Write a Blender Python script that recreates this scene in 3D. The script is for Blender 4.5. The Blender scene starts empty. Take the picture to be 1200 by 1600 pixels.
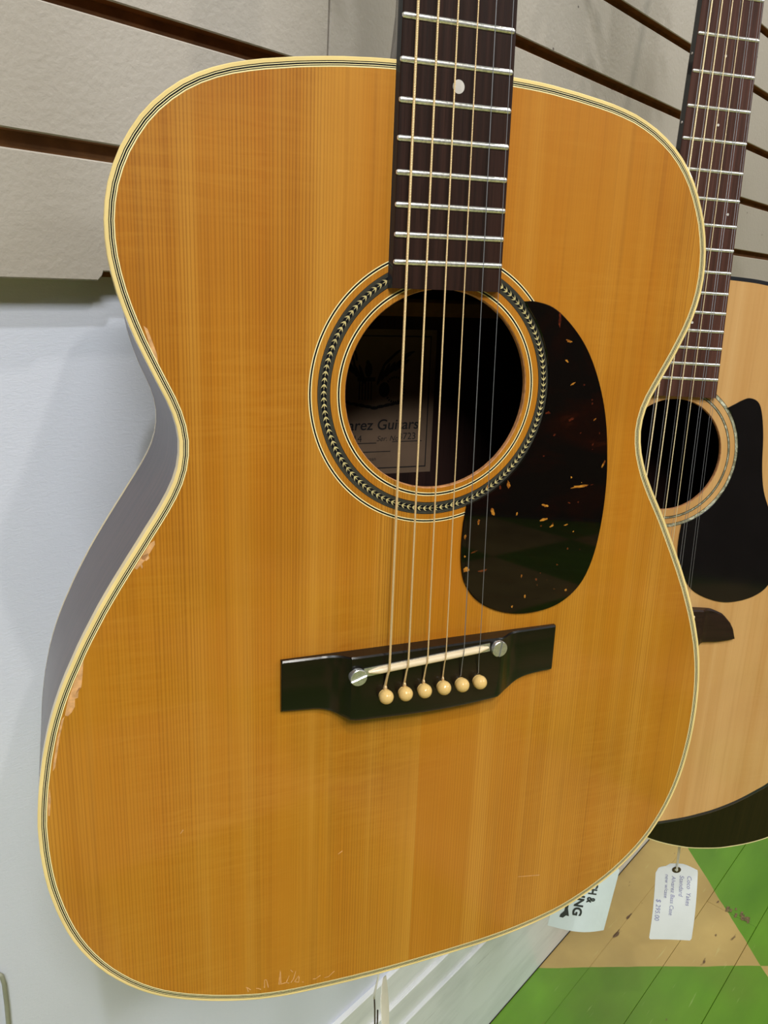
import bpy, bmesh, math, random
from mathutils import Vector, Matrix
random.seed(7)
S = bpy.context.scene
COL = S.collection
MM = 0.001

# ------------------------------------------------------------------ camera
cam_d = bpy.data.cameras.new('camera')
cam = bpy.data.objects.new('camera', cam_d)
COL.objects.link(cam)
cx = Vector((0.65616, -0.75233, 0.05882))
cy = Vector((-0.18239, -0.23374, -0.95504))
cz = Vector((0.73225, 0.61593, -0.29059))
m = Matrix((cx, -cy, -cz)).transposed().to_4x4()
m.translation = Vector((0, 0, 1.137))
cam.matrix_world = m
cam_d.sensor_fit = 'HORIZONTAL'
cam_d.sensor_width = 36.0
cam_d.lens = 1261.55 / 1200 * 36.0
cam_d.clip_start = 0.01
cam_d.clip_end = 60
S.camera = cam

# ------------------------------------------------------------------ world, exposure, lights
S.view_settings.view_transform = 'Standard'
S.view_settings.look = 'None'
S.view_settings.gamma = 1
S.view_settings.exposure = -0.12
S.view_settings.use_curve_mapping = False
W = bpy.data.worlds.new('shop_ambient')
S.world = W
W.use_nodes = True
W.node_tree.nodes['Background'].inputs[0].default_value = (0.9, 0.95, 1.0, 1)
W.node_tree.nodes['Background'].inputs[1].default_value = 0.05


def spot(name, loc, target, watts, color, radius, angle=110):
    d = bpy.data.lights.new(name, 'SPOT')
    d.energy = watts
    d.color = color
    d.shadow_soft_size = radius
    d.spot_size = math.radians(angle)
    d.spot_blend = 0.6
    o = bpy.data.objects.new(name, d)
    COL.objects.link(o)
    o.location = loc
    o.rotation_euler = (Vector(target) - Vector(loc)).to_track_quat('-Z', 'Y').to_euler()
    return o


def area(name, loc, sx, sy, watts, color):
    d = bpy.data.lights.new(name, 'AREA')
    d.shape = 'RECTANGLE'
    d.size = sx
    d.size_y = sy
    d.energy = watts
    d.color = color
    o = bpy.data.objects.new(name, d)
    COL.objects.link(o)
    o.location = loc
    return o


SPOTS = [
    ('track_lamp_light', (0.02, -1.13, 2.82), (0.35, 0.4, 0.8), 34, (1.0, 0.95, 0.88), 0.035),
    ('track_lamp_light', (-0.52, -0.60, 2.82), (0.35, 0.4, 0.8), 72, (0.93, 0.96, 1.0), 0.03),
    ('track_lamp_light', (1.45, -0.12, 2.82), (0.7, 0.4, 0.8), 55, (1.0, 0.94, 0.86), 0.04),
]
for a in SPOTS:
    spot(*a)
AREAS = [((-1.1, -1.5, 2.93), 92), ((1.6, -2.6, 2.93), 62), ((4.2, -1.4, 2.93), 36)]  # soft fill lights added overhead, out of view, to brighten wall and guitars
for loc, w_ in AREAS:
    area('ceiling_panel_light', (loc[0], loc[1], loc[2] - 0.03), 1.15, 0.55, w_, (0.92, 0.96, 1.0))


# ------------------------------------------------------------------ material helpers
class NT:
    def __init__(s, name):
        s.m = bpy.data.materials.new(name)
        s.m.use_nodes = True
        s.t = s.m.node_tree
        s.b = s.t.nodes['Principled BSDF']

    def n(s, kind, **kw):
        x = s.t.nodes.new(kind)
        for k, v in kw.items():
            if k.startswith('i_'):
                key = k[2:]
                key = int(key) if key.isdigit() else key.replace('_', ' ')
                x.inputs[key].default_value = v
            else:
                setattr(x, k, v)
        return x

    def l(s, a, b):
        s.t.links.new(a, b)

    def coord(s, scale=(1, 1, 1), loc=(0, 0, 0), kind='Object', rot=(0, 0, 0)):
        c = s.n('ShaderNodeTexCoord')
        mp = s.n('ShaderNodeMapping')
        mp.inputs['Scale'].default_value = scale
        mp.inputs['Location'].default_value = loc
        mp.inputs['Rotation'].default_value = rot
        s.l(c.outputs[kind], mp.inputs['Vector'])
        return mp.outputs['Vector']

    def noise(s, scale=(1, 1, 1), sc=1.0, detail=3.0, rough=0.5, loc=(0, 0, 0), dist=0.0):
        x = s.n('ShaderNodeTexNoise')
        x.inputs['Scale'].default_value = sc
        x.inputs['Detail'].default_value = detail
        x.inputs['Roughness'].default_value = rough
        x.inputs['Distortion'].default_value = dist
        s.l(s.coord(scale, loc), x.inputs['Vector'])
        return x.outputs['Fac']

    def ramp(s, fac, stops, interp='LINEAR'):
        r = s.n('ShaderNodeValToRGB')
        r.color_ramp.interpolation = interp
        e = r.color_ramp.elements
        while len(e) < len(stops):
            e.new(0.5)
        for k, (p, c) in enumerate(stops):
            e[k].position = p
            e[k].color = (*c, 1) if len(c) == 3 else c
        s.l(fac, r.inputs['Fac'])
        return r.outputs['Color']

    def mix(s, a, b, fac, blend='MIX'):
        x = s.n('ShaderNodeMix', data_type='RGBA', blend_type=blend)
        for v, i in ((fac, 0), (a, 6), (b, 7)):
            if hasattr(v, 'node'):
                s.l(v, x.inputs[i])
            elif i == 0:
                x.inputs[i].default_value = v
            else:
                x.inputs[i].default_value = (*v, 1)
        return x.outputs[2]

    def math(s, op, a, b=0.0, c=None):
        x = s.n('ShaderNodeMath', operation=op)
        for i, v in enumerate((a, b, c)):
            if v is None:
                continue
            if hasattr(v, 'node'):
                s.l(v, x.inputs[i])
            else:
                x.inputs[i].default_value = v
        return x.outputs[0]

    def bump(s, h, strength=0.2, dist=0.001, coat=False):
        x = s.n('ShaderNodeBump')
        x.inputs['Strength'].default_value = strength
        x.inputs['Distance'].default_value = dist
        s.l(h, x.inputs['Height'])
        s.l(x.outputs['Normal'], s.b.inputs['Coat Normal' if coat else 'Normal'])

    def set(s, **kw):
        for k, v in kw.items():
            i = s.b.inputs[k.replace('_', ' ')]
            if hasattr(v, 'node'):
                s.l(v, i)
            elif isinstance(v, tuple):
                i.default_value = (*v, 1)
            else:
                i.default_value = v
        return s


def srgb(r, g, b):
    f = lambda v: (v / 255 / 12.92) if v / 255 <= 0.04045 else ((v / 255 + 0.055) / 1.055) ** 2.4
    return (f(r), f(g), f(b))


M = {}


def plain(name, col, rough=0.5, metal=0.0, coat=0.0, var=0.06, sc=40.0):
    t = NT(name)
    nf = t.noise((1, 1, 1), sc, 4)
    c2 = tuple(max(0, v * (1 - var * 2)) for v in col)
    c1 = tuple(min(1, v * (1 + var)) for v in col)
    t.set(Base_Color=t.ramp(nf, [(0.35, c2), (0.65, c1)]), Roughness=rough, Metallic=metal,
          Coat_Weight=coat, Coat_Roughness=0.06, Specular_IOR_Level=0.1 if coat > 0.5 else 0.5)
    M[name] = t.m
    return t


def spruce(name, base, dark, light, orange, grain=1.0, silk=0.12, streak=0.35, split=False):
    """book-matched spruce top: grain runs along local Y"""
    t = NT(name)
    # slow colour drift between groups of growth rings (runs with the grain)
    wide = t.noise((38, 0.9, 0), 1, 3, 0.6, dist=0.3)
    mid = t.noise((240, 2.2, 0), 1, 2, 0.6, loc=(3, 0, 0))
    c = t.mix(base, light, t.ramp(wide, [(0.50, (0, 0, 0)), (0.72, (1, 1, 1))]))
    c = t.mix(c, orange, t.ramp(wide, [(0.30, (0.8, 0.8, 0.8)), (0.48, (0, 0, 0))]))
    pt = t.noise((9, 5, 0), 1, 3, 0.5, loc=(1, 6, 0), dist=0.4)
    c = t.mix(c, dark, t.math('MULTIPLY', t.ramp(pt, [(0.5, (0, 0, 0)), (0.75, (1, 1, 1))]), 0.38))
    c = t.mix(c, dark, t.math('MULTIPLY', t.ramp(mid, [(0.52, (0, 0, 0)), (0.70, (1, 1, 1))]), 0.2))
    # individual ring lines
    wv = t.n('ShaderNodeTexWave', wave_type='BANDS', bands_direction='X', wave_profile='SIN')
    wv.inputs['Scale'].default_value = 1.0
    wv.inputs['Distortion'].default_value = 7.0
    wv.inputs['Detail'].default_value = 2
    wv.inputs['Detail Scale'].default_value = 0.8
    t.l(t.coord((200 * grain, 1.6, 0)), wv.inputs['Vector'])
    line = t.ramp(wv.outputs['Fac'], [(0.0, (1, 1, 1)), (0.45, (0.12, 0.12, 0.12)), (1.0, (0, 0, 0))])
    amt = t.noise((26, 1.5, 0), 1, 2, loc=(9, 2, 0))
    amt = t.math('MULTIPLY', t.ramp(amt, [(0.35, (0.1, 0.1, 0.1)), (0.65, (1, 1, 1))]), streak)
    c = t.mix(c, dark, t.math('MULTIPLY', line, amt))
    # fine fibres
    fib = t.noise((2600, 22, 0), 1, 2, 0.6)
    c = t.mix(c, dark, t.math('MULTIPLY', t.ramp(fib, [(0.5, (0, 0, 0)), (0.75, (1, 1, 1))]), 0.16))
    # medullary silk, across the grain
    sk = t.noise((28, 300, 0), 1, 3, 0.6, dist=0.9)
    skm = t.ramp(t.noise((12, 9, 0), 1, 2, loc=(4, 8, 0)), [(0.4, (0, 0, 0)), (0.65, (1, 1, 1))])
    c = t.mix(c, light, t.math('MULTIPLY', t.math('MULTIPLY', t.ramp(sk, [(0.42, (0, 0, 0)), (0.7, (1, 1, 1))]), skm), silk))
    if split:
        # the two book-matched halves differ beside the centre joint
        tc = t.n('ShaderNodeTexCoord'); sx = t.n('ShaderNodeSeparateXYZ'); t.l(tc.outputs['Object'], sx.inputs[0])
        low = t.n('ShaderNodeMapRange'); low.inputs['From Min'].default_value = 0.05; low.inputs['From Max'].default_value = -0.12
        t.l(sx.outputs[1], low.inputs['Value'])
        lf = t.ramp(t.math('ADD', t.math('MULTIPLY', sx.outputs[0], 10.0), 0.5), [(0.0, (0, 0, 0)), (0.33, (0.25, 0.25, 0.25)), (0.495, (1, 1, 1)), (0.5, (0, 0, 0)), (1.0, (0, 0, 0))])
        rt_ = t.ramp(t.math('ADD', t.math('MULTIPLY', sx.outputs[0], 8.0), 0.5), [(0.0, (0, 0, 0)), (0.497, (0, 0, 0)), (0.5, (1, 1, 1)), (0.75, (0.5, 0.5, 0.5)), (1.0, (0, 0, 0))])
        c = t.mix(c, light, t.math('MULTIPLY', t.math('MULTIPLY', lf, low.outputs[0]), 0.55))
        c = t.mix(c, orange, t.math('MULTIPLY', rt_, 0.6))
    # small dings
    dg = t.n('ShaderNodeTexVoronoi')
    dg.inputs['Scale'].default_value = 28
    t.l(t.coord((1, 0.6, 0)), dg.inputs['Vector'])
    ding = t.ramp(dg.outputs['Distance'], [(0.012, (1, 1, 1)), (0.03, (0, 0, 0))])
    dn = t.noise((14, 11, 0), 1, 1, loc=(5, 5, 0))
    ding = t.math('MULTIPLY', ding, t.ramp(dn, [(0.55, (0, 0, 0)), (0.6, (1, 1, 1))]))
    c = t.mix(c, (0.85, 0.6, 0.33), t.math('MULTIPLY', ding, 0.5))
    t.set(Base_Color=c, Roughness=0.42, Coat_Weight=0.9, Coat_Roughness=0.07, Specular_IOR_Level=0.35)
    hb = t.mix(t.noise((30, 30, 0), 1, 2), fib, 0.15)
    t.bump(hb, 0.05, 0.002, coat=True)
    M[name] = t.m
    return t


def darkwood(name, a, b, coat=0.6, scale=(300, 8, 300), rough=0.4, coatr=0.12):
    t = NT(name)
    n1 = t.noise(scale, 1, 4, 0.6)
    n2 = t.noise(tuple(v * 4 for v in scale), 1, 2, 0.6)
    c = t.ramp(n1, [(0.35, a), (0.65, b)])
    c = t.mix(c, tuple(v * 0.35 for v in a), t.math('MULTIPLY', t.ramp(n2, [(0.55, (0, 0, 0)), (0.7, (1, 1, 1))]), 0.6))
    t.set(Base_Color=c, Roughness=rough, Coat_Weight=coat, Coat_Roughness=coatr, Specular_IOR_Level=0.15)
    t.bump(n2, 0.08, 0.0005)
    M[name] = t.m


spruce('aged_spruce', srgb(182, 116, 24), srgb(116, 60, 4), srgb(196, 136, 46), srgb(180, 108, 16), streak=0.5, silk=0.3, split=True)
spruce('pale_spruce', srgb(200, 152, 92), srgb(156, 104, 48), srgb(212, 168, 110), srgb(188, 134, 72), grain=1.25,
       silk=0.1, streak=0.22)
plain('bare_wood', srgb(214, 160, 104), 0.7, var=0.12, sc=300)
plain('hole_edge_wood', srgb(190, 130, 80), 0.7, var=0.15, sc=300)
plain('ivory_binding', srgb(236, 208, 140), 0.3, coat=0.8, var=0.05, sc=30)
plain('cream_line', srgb(244, 226, 168), 0.35, coat=0.6, var=0.02)
plain('black_line', (0.006, 0.006, 0.008), 0.35, coat=0.6)
plain('black_binding', (0.02, 0.021, 0.024), 0.3, coat=0.6)
plain('herringbone_wood', srgb(206, 188, 130), 0.4, coat=0.6, var=0.1, sc=200)
plain('grey_line', srgb(120, 116, 96), 0.4, coat=0.6)
plain('bone', srgb(226, 204, 166), 0.35, coat=0.3, var=0.03)
plain('pin_ivory', srgb(222, 184, 114), 0.28, coat=0.6, var=0.03)
plain('nickel', (0.62, 0.62, 0.60), 0.3, 0.85, var=0.08, sc=900)
plain('fret_wire', (0.86, 0.85, 0.80), 0.32, 0.85, var=0.12, sc=700)
plain('plain_steel', (0.24, 0.24, 0.25), 0.45, 0.5)
plain('pearl', srgb(204, 196, 188), 0.25, coat=0.7, var=0.05, sc=200)
plain('paper_white', srgb(236, 238, 240), 0.75, var=0.01)
plain('shop_card_paper', srgb(208, 220, 218), 0.6, var=0.02)
plain('tag_cream', srgb(226, 220, 200), 0.7, var=0.03)
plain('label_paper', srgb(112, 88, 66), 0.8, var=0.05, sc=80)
plain('label_ink', srgb(20, 15, 12), 0.8)
plain('pen_ink', srgb(150, 148, 190), 0.7, var=0.1)
plain('print_ink', srgb(46, 52, 50), 0.6)
plain('tag_string', srgb(226, 222, 204), 0.8)
plain('eyelet_brown', srgb(62, 50, 30), 0.45)
plain('dark_gloss_plate', (0.006, 0.005, 0.005), 0.12, coat=1.0)
plain('slot_dark', (0.01, 0.008, 0.006), 0.6)
darkwood('rosewood_board', srgb(34, 22, 17), srgb(52, 32, 25), coat=0.0, scale=(420, 7, 60), rough=0.42)
darkwood('brown_rosewood_board', srgb(62, 38, 30), srgb(86, 54, 44), coat=0.0, scale=(380, 7, 60), rough=0.5)
darkwood('ebony_bridge', srgb(9, 7, 5), srgb(17, 11, 8), coat=0.4, scale=(9, 200, 60), rough=0.35, coatr=0.15)
darkwood('brown_bridge', srgb(34, 22, 17), srgb(46, 30, 24), coat=0.1, scale=(9, 200, 60), rough=0.45)
darkwood('mahogany_side', srgb(58, 36, 30), srgb(74, 48, 40), coat=0.4, scale=(30, 5, 260), coatr=0.12)
darkwood('black_brown_wood', srgb(26, 19, 6), srgb(35, 26, 9), coat=0.3, scale=(200, 5, 60), coatr=0.2)
darkwood('neck_mahogany', srgb(34, 20, 16), srgb(48, 28, 22), coat=0.8, scale=(200, 6, 60))
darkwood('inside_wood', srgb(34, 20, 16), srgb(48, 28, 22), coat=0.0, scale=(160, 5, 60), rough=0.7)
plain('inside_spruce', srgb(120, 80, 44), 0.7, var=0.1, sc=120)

# wound strings
def wound(name, col):
    t = NT(name)
    wv = t.n('ShaderNodeTexWave', wave_type='BANDS', bands_direction='Y')
    wv.inputs['Scale'].default_value = 480
    t.l(t.coord((1, 1, 1)), wv.inputs['Vector'])
    c = t.ramp(wv.outputs['Fac'], [(0.1, tuple(v * 0.6 for v in col)), (0.6, col)])
    t.set(Base_Color=c, Roughness=0.38, Metallic=0.35)
    t.bump(wv.outputs['Fac'], 0.5, 0.0002)
    M[name] = t.m
wound('bronze_winding', srgb(240, 205, 150))
wound('pale_bronze_winding', srgb(236, 214, 165))

# tortoise shell pickguard
t = NT('tortoise_shell')
n1 = t.noise((14, 26, 0), 1, 4, 0.6, dist=1.2)
c = t.ramp(n1, [(0.48, (0.003, 0.002, 0.0015)), (0.66, (0.008, 0.002, 0.001)), (0.8, (0.03, 0.006, 0.002))])
t.set(Base_Color=c, Roughness=0.2, Coat_Weight=0.8, Coat_Roughness=0.03, Specular_IOR_Level=0.0)
M['tortoise_shell'] = t.m
t = NT('amber_fleck')
n1 = t.noise((200, 300, 0), 1, 3, 0.6)
t.set(Base_Color=t.ramp(n1, [(0.35, srgb(110, 52, 12)), (0.65, srgb(205, 138, 48))]), Roughness=0.25, Coat_Weight=1.0, Coat_Roughness=0.03)
M['amber_fleck'] = t.m
t = NT('red_fleck')
n1 = t.noise((160, 220, 0), 1, 3, 0.6)
t.set(Base_Color=t.ramp(n1, [(0.35, srgb(50, 12, 4)), (0.7, srgb(112, 42, 16))]), Roughness=0.25, Coat_Weight=1.0, Coat_Roughness=0.03)
M['red_fleck'] = t.m
# abalone ring
t = NT('abalone')
n1 = t.noise((1, 1, 1), 170, 3, 0.7, dist=1.0)
t.set(Base_Color=t.ramp(n1, [(0.35, srgb(112, 106, 82)), (0.55, srgb(160, 158, 132)), (0.68, srgb(220, 216, 190))]), Roughness=0.3, Coat_Weight=0.8)
M['abalone'] = t.m

# painted slat panels
t = NT('greige_slat_paint')
n1 = t.noise((1, 1, 1), 3, 3)
c = t.ramp(n1, [(0.35, srgb(170, 161, 147)), (0.65, srgb(178, 169, 156))])
sp = t.n('ShaderNodeTexVoronoi'); sp.inputs['Scale'].default_value = 22
t.l(t.coord((1, 1, 1.4)), sp.inputs['Vector'])
c = t.mix(c, srgb(80, 66, 54), t.ramp(sp.outputs['Distance'], [(0.025, (0.9, 0.9, 0.9)), (0.045, (0, 0, 0))]))
t.set(Base_Color=c, Roughness=0.48, Specular_IOR_Level=0.5)
fb = t.noise((1, 1, 1), 260, 4, 0.6)
fb2 = t.noise((110, 110, 130), 1, 3, 0.6)
t.bump(t.math('ADD', fb, t.math('MULTIPLY', fb2, 0.6)), 0.45, 0.0009)
M['greige_slat_paint'] = t.m
plain('groove_fibreboard', srgb(128, 84, 40), 0.8, var=0.12, sc=60)
t = NT('white_wall_paint')
n1 = t.noise((1, 1, 1), 2.2, 4)
c = t.ramp(n1, [(0.3, srgb(218, 222, 234)), (0.7, srgb(229, 232, 242))])
t.set(Base_Color=c, Roughness=0.42, Specular_IOR_Level=0.5)
fb = t.noise((160, 160, 420), 1, 4, 0.6, dist=1.5)
t.bump(fb, 0.25, 0.0009)
M['white_wall_paint'] = t.m
t = NT('white_trim_paint')
n1 = t.noise((6, 6, 30), 1, 4, 0.6)
c = t.ramp(n1, [(0.3, srgb(214, 214, 212)), (0.55, srgb(232, 232, 230))])
sc_ = t.noise((9, 9, 120), 1, 4, 0.7, loc=(2, 1, 0))
c = t.mix(c, srgb(150, 148, 146), t.ramp(sc_, [(0.64, (0, 0, 0)), (0.76, (0.6, 0.6, 0.6))]))
t.set(Base_Color=c, Roughness=0.3, Coat_Weight=0.3)
M['white_trim_paint'] = t.m

# painted plank floor: green and ochre squares laid at 45 degrees
def floor_mat():
    t = NT('painted_floor_boards')
    geo = t.n('ShaderNodeNewGeometry')
    mp = t.n('ShaderNodeMapping')
    mp.inputs['Location'].default_value = (-1.331, -0.190, 0)
    t.l(geo.outputs['Position'], mp.inputs['Vector'])
    rt = t.n('ShaderNodeVectorRotate', rotation_type='Z_AXIS')
    rt.inputs['Angle'].default_value = math.radians(45)
    t.l(mp.outputs[0], rt.inputs['Vector'])
    dn = t.n('ShaderNodeTexNoise'); dn.inputs['Scale'].default_value = 14
    t.l(geo.outputs['Position'], dn.inputs['Vector'])
    wob = t.n('ShaderNodeVectorMath', operation='SCALE'); wob.inputs['Scale'].default_value = 0.006
    sub = t.n('ShaderNodeVectorMath', operation='SUBTRACT'); sub.inputs[1].default_value = (0.5, 0.5, 0.5)
    t.l(dn.outputs['Color'], sub.inputs[0]); t.l(sub.outputs[0], wob.inputs[0])
    ad = t.n('ShaderNodeVectorMath', operation='ADD')
    t.l(rt.outputs[0], ad.inputs[0]); t.l(wob.outputs[0], ad.inputs[1])
    sx = t.n('ShaderNodeSeparateXYZ'); t.l(ad.outputs[0], sx.inputs[0])
    u = t.math('FLOOR', t.math('DIVIDE', sx.outputs[0], 0.61))
    v = t.math('FLOOR', t.math('DIVIDE', sx.outputs[1], 0.61))
    par = t.math('MODULO', t.math('ABSOLUTE', t.math('ADD', u, v)), 2.0)
    def gn(sc, det=4, loc=0, st=(1, 1, 1)):
        x = t.n('ShaderNodeTexNoise'); x.inputs['Scale'].default_value = sc; x.inputs['Detail'].default_value = det
        mq = t.n('ShaderNodeMapping'); mq.inputs['Scale'].default_value = st; mq.inputs['Location'].default_value = (loc, loc, 0)
        t.l(geo.outputs['Position'], mq.inputs['Vector']); t.l(mq.outputs[0], x.inputs['Vector'])
        return x.outputs['Fac']
    g = t.ramp(gn(5, 5, 0, (0.5, 2, 1)), [(0.3, srgb(74, 118, 14)), (0.7, srgb(102, 148, 30))])
    y = t.ramp(gn(6, 5, 4), [(0.3, srgb(168, 140, 80)), (0.7, srgb(194, 166, 100))])
    c = t.mix(g, y, par)
    st = t.ramp(gn(3.5, 6, 7), [(0.45, (0, 0, 0)), (0.8, (0.45, 0.45, 0.45))])
    c = t.mix(c, srgb(96, 78, 44), st)
    ch = t.ramp(gn(16, 3, 2, (0.8, 2.2, 1)), [(0.685, (0, 0, 0)), (0.71, (1, 1, 1))])
    c = t.mix(c, srgb(92, 66, 40), ch)
    sc2 = t.ramp(gn(60, 2, 11, (0.25, 3, 1)), [(0.68, (0, 0, 0)), (0.8, (0.3, 0.3, 0.3))])
    c = t.mix(c, srgb(206, 212, 150), sc2)
    t.set(Base_Color=c, Roughness=0.42, Coat_Weight=0.25, Coat_Roughness=0.2)
    t.bump(gn(30, 5, 1, (0.3, 2, 1)), 0.15, 0.002)
    M['painted_floor_boards'] = t.m
floor_mat()
plain('board_gap_dirt', srgb(30, 24, 14), 0.9)
plain('splintered_wood', srgb(112, 94, 60), 0.85, var=0.25, sc=200)
plain('cable_grey', srgb(150, 150, 128), 0.5)
plain('ceiling_paint', srgb(200, 198, 192), 0.8)
plain('far_wall_paint', srgb(58, 46, 40), 0.8)
plain('lamp_metal', srgb(40, 40, 42), 0.4, 0.6)
t = NT('lamp_glass')
t.b.inputs['Emission Color'].default_value = (1, 0.97, 0.9, 1)
t.b.inputs['Emission Strength'].default_value = 3.0
nz = t.noise((1, 1, 1), 20, 2)
t.set(Base_Color=t.ramp(nz, [(0, (0.8, 0.8, 0.78)), (1, (0.9, 0.9, 0.88))]))
M['lamp_glass'] = t.m


# ------------------------------------------------------------------ mesh helpers
def mk(name, verts, faces, mat, parent=None, smooth=False, loc=None, sharp=None):
    me = bpy.data.meshes.new(name)
    me.from_pydata([tuple(v) for v in verts], [], faces)
    me.validate()
    bm = bmesh.new(); bm.from_mesh(me)
    bmesh.ops.recalc_face_normals(bm, faces=bm.faces)
    bm.to_mesh(me); bm.free()
    if smooth:
        me.polygons.foreach_set('use_smooth', [True] * len(me.polygons))
        if sharp:
            me.set_sharp_from_angle(angle=math.radians(sharp))
    me.materials.append(M[mat])
    o = bpy.data.objects.new(name, me)
    COL.objects.link(o)
    if parent is not None:
        o.parent = parent
    if loc is not None:
        o.location = loc
    return o


def empty(name, matrix, label, cat, group=None):
    o = bpy.data.objects.new(name, None)
    o.empty_display_size = 0.02
    COL.objects.link(o)
    o.matrix_world = matrix
    o['label'] = label
    o['category'] = cat
    if group:
        o['group'] = group
    return o


class Buf:
    def __init__(s):
        s.v = []; s.f = []

    def add(s, v, f):
        k = len(s.v)
        s.v += [tuple(p) for p in v]
        s.f += [tuple(i + k for i in q) for q in f]

    def box(s, a, b):
        x0, y0, z0 = a; x1, y1, z1 = b
        s.add([(x0, y0, z0), (x1, y0, z0), (x1, y1, z0), (x0, y1, z0), (x0, y0, z1), (x1, y0, z1), (x1, y1, z1), (x0, y1, z1)],
              [(0, 3, 2, 1), (4, 5, 6, 7), (0, 1, 5, 4), (1, 2, 6, 5), (2, 3, 7, 6), (3, 0, 4, 7)])

    def cbox(s, a, b, c=0.001):
        """box with chamfered edges on every side"""
        bm = bmesh.new()
        x0, y0, z0 = a; x1, y1, z1 = b
        vs = [bm.verts.new(p) for p in [(x0, y0, z0), (x1, y0, z0), (x1, y1, z0), (x0, y1, z0), (x0, y0, z1), (x1, y0, z1), (x1, y1, z1), (x0, y1, z1)]]
        for q in [(0, 3, 2, 1), (4, 5, 6, 7), (0, 1, 5, 4), (1, 2, 6, 5), (2, 3, 7, 6), (3, 0, 4, 7)]:
            bm.faces.new([vs[i] for i in q])
        bmesh.ops.bevel(bm, geom=bm.edges[:], offset=c, segments=1, affect='EDGES')
        bm.verts.index_update()
        s.add([v.co[:] for v in bm.verts], [[v.index for v in f.verts] for f in bm.faces])
        bm.free()

    def tube(s, pts, rad, n=8, cap=True):
        pts = [Vector(p) for p in pts]
        rads = rad if isinstance(rad, (list, tuple)) else [rad] * len(pts)
        ref = None; rings = []
        for i, p in enumerate(pts):
            d = (pts[min(i + 1, len(pts) - 1)] - pts[max(i - 1, 0)]).normalized()
            if ref is None:
                ref = d.orthogonal().normalized()
            ref = (ref - d * ref.dot(d)).normalized()
            bi = d.cross(ref)
            rings.append([p + (ref * math.cos(2 * math.pi * k / n) + bi * math.sin(2 * math.pi * k / n)) * rads[i] for k in range(n)])
        v = [q for r in rings for q in r]; f = []
        for i in range(len(pts) - 1):
            for k in range(n):
                f.append((i * n + k, i * n + (k + 1) % n, (i + 1) * n + (k + 1) % n, (i + 1) * n + k))
        if cap:
            f.append(tuple(range(n))[::-1]); f.append(tuple((len(pts) - 1) * n + k for k in range(n)))
        s.add(v, f)

    def lathe(s, prof, n=24, origin=(0, 0, 0)):
        """profile of (r, z) about local Z"""
        ox, oy, oz = origin; v = []; f = []
        for r, z in prof:
            for k in range(n):
                a = 2 * math.pi * k / n
                v.append((ox + r * math.cos(a), oy + r * math.sin(a), oz + z))
        for i in range(len(prof) - 1):
            for k in range(n):
                f.append((i * n + k, i * n + (k + 1) % n, (i + 1) * n + (k + 1) % n, (i + 1) * n + k))
        f.append(tuple(range(n))[::-1]); f.append(tuple((len(prof) - 1) * n + k for k in range(n)))
        s.add(v, f)

    def band(s, A, B, closed=True):
        n = len(A); v = list(A) + list(B)
        f = [(i, (i + 1) % n, n + (i + 1) % n, n + i) for i in range(n if closed else n - 1)]
        s.add(v, f)

    def prism(s, poly, z0, z1, ch=0.0):
        """solid from a flat outline, optional chamfer at the top"""
        n = len(poly)
        rings = [[(x, y, z0) for x, y in poly]]
        if ch:
            ins = offset(poly, -ch)
            rings += [[(x, y, z1 - ch) for x, y in poly], [(x, y, z1) for x, y in ins]]
        else:
            rings += [[(x, y, z1) for x, y in poly]]
        v = [p for r in rings for p in r]; f = []
        for i in range(len(rings) - 1):
            for k in range(n):
                f.append((i * n + k, i * n + (k + 1) % n, (i + 1) * n + (k + 1) % n, (i + 1) * n + k))
        f.append(tuple(range(n))[::-1]); f.append(tuple((len(rings) - 1) * n + k for k in range(n)))
        s.add(v, f)

    def go(s, name, mat, parent=None, smooth=False, sharp=None, kind=None, label=None):
        o = mk(name, s.v, s.f, mat, parent, smooth, sharp=sharp)
        if kind:
            o['kind'] = kind
        if label:
            o['label'] = label
        return o


def area2(P):
    return sum(P[i - 1][0] * P[i][1] - P[i][0] * P[i - 1][1] for i in range(len(P)))


def offset(P, d):
    """move a closed outline outwards by d"""
    n = len(P); sg = 1 if area2(P) > 0 else -1; out = []
    for i in range(n):
        a, p, b = P[i - 1], P[i], P[(i + 1) % n]
        e1 = Vector((p[0] - a[0], p[1] - a[1])); e2 = Vector((b[0] - p[0], b[1] - p[1]))
        if e1.length < 1e-9 or e2.length < 1e-9:
            out.append(p); continue
        e1.normalize(); e2.normalize()
        n1 = Vector((e1.y, -e1.x)) * sg; n2 = Vector((e2.y, -e2.x)) * sg
        nn = n1 + n2
        if nn.length < 1e-6:
            nn = n1
        nn.normalize()
        k = 1 / max(0.4, nn.dot(n1))
        out.append((p[0] + nn.x * d * k, p[1] + nn.y * d * k))
    return out


def catmull(P, sub=6, closed=True):
    n = len(P); out = []
    rng = range(n) if closed else range(n - 1)
    for i in rng:
        if closed:
            p0, p1, p2, p3 = P[i - 1], P[i], P[(i + 1) % n], P[(i + 2) % n]
        else:
            p0, p1, p2, p3 = P[max(i - 1, 0)], P[i], P[i + 1], P[min(i + 2, n - 1)]
        for k in range(sub):
            t_ = k / sub
            out.append(tuple(0.5 * ((2 * b) + (c - a) * t_ + (2 * a - 5 * b + 4 * c - d) * t_ ** 2 + (-a + 3 * b - 3 * c + d) * t_ ** 3)
                             for a, b, c, d in zip(p0, p1, p2, p3)))
    if not closed:
        out.append(tuple(P[-1]))
    return out


def at(P, z):
    return [(x, y, z) for x, y in P]


def mm(P):
    return [tuple(c * MM for c in p) for p in P]


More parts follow.
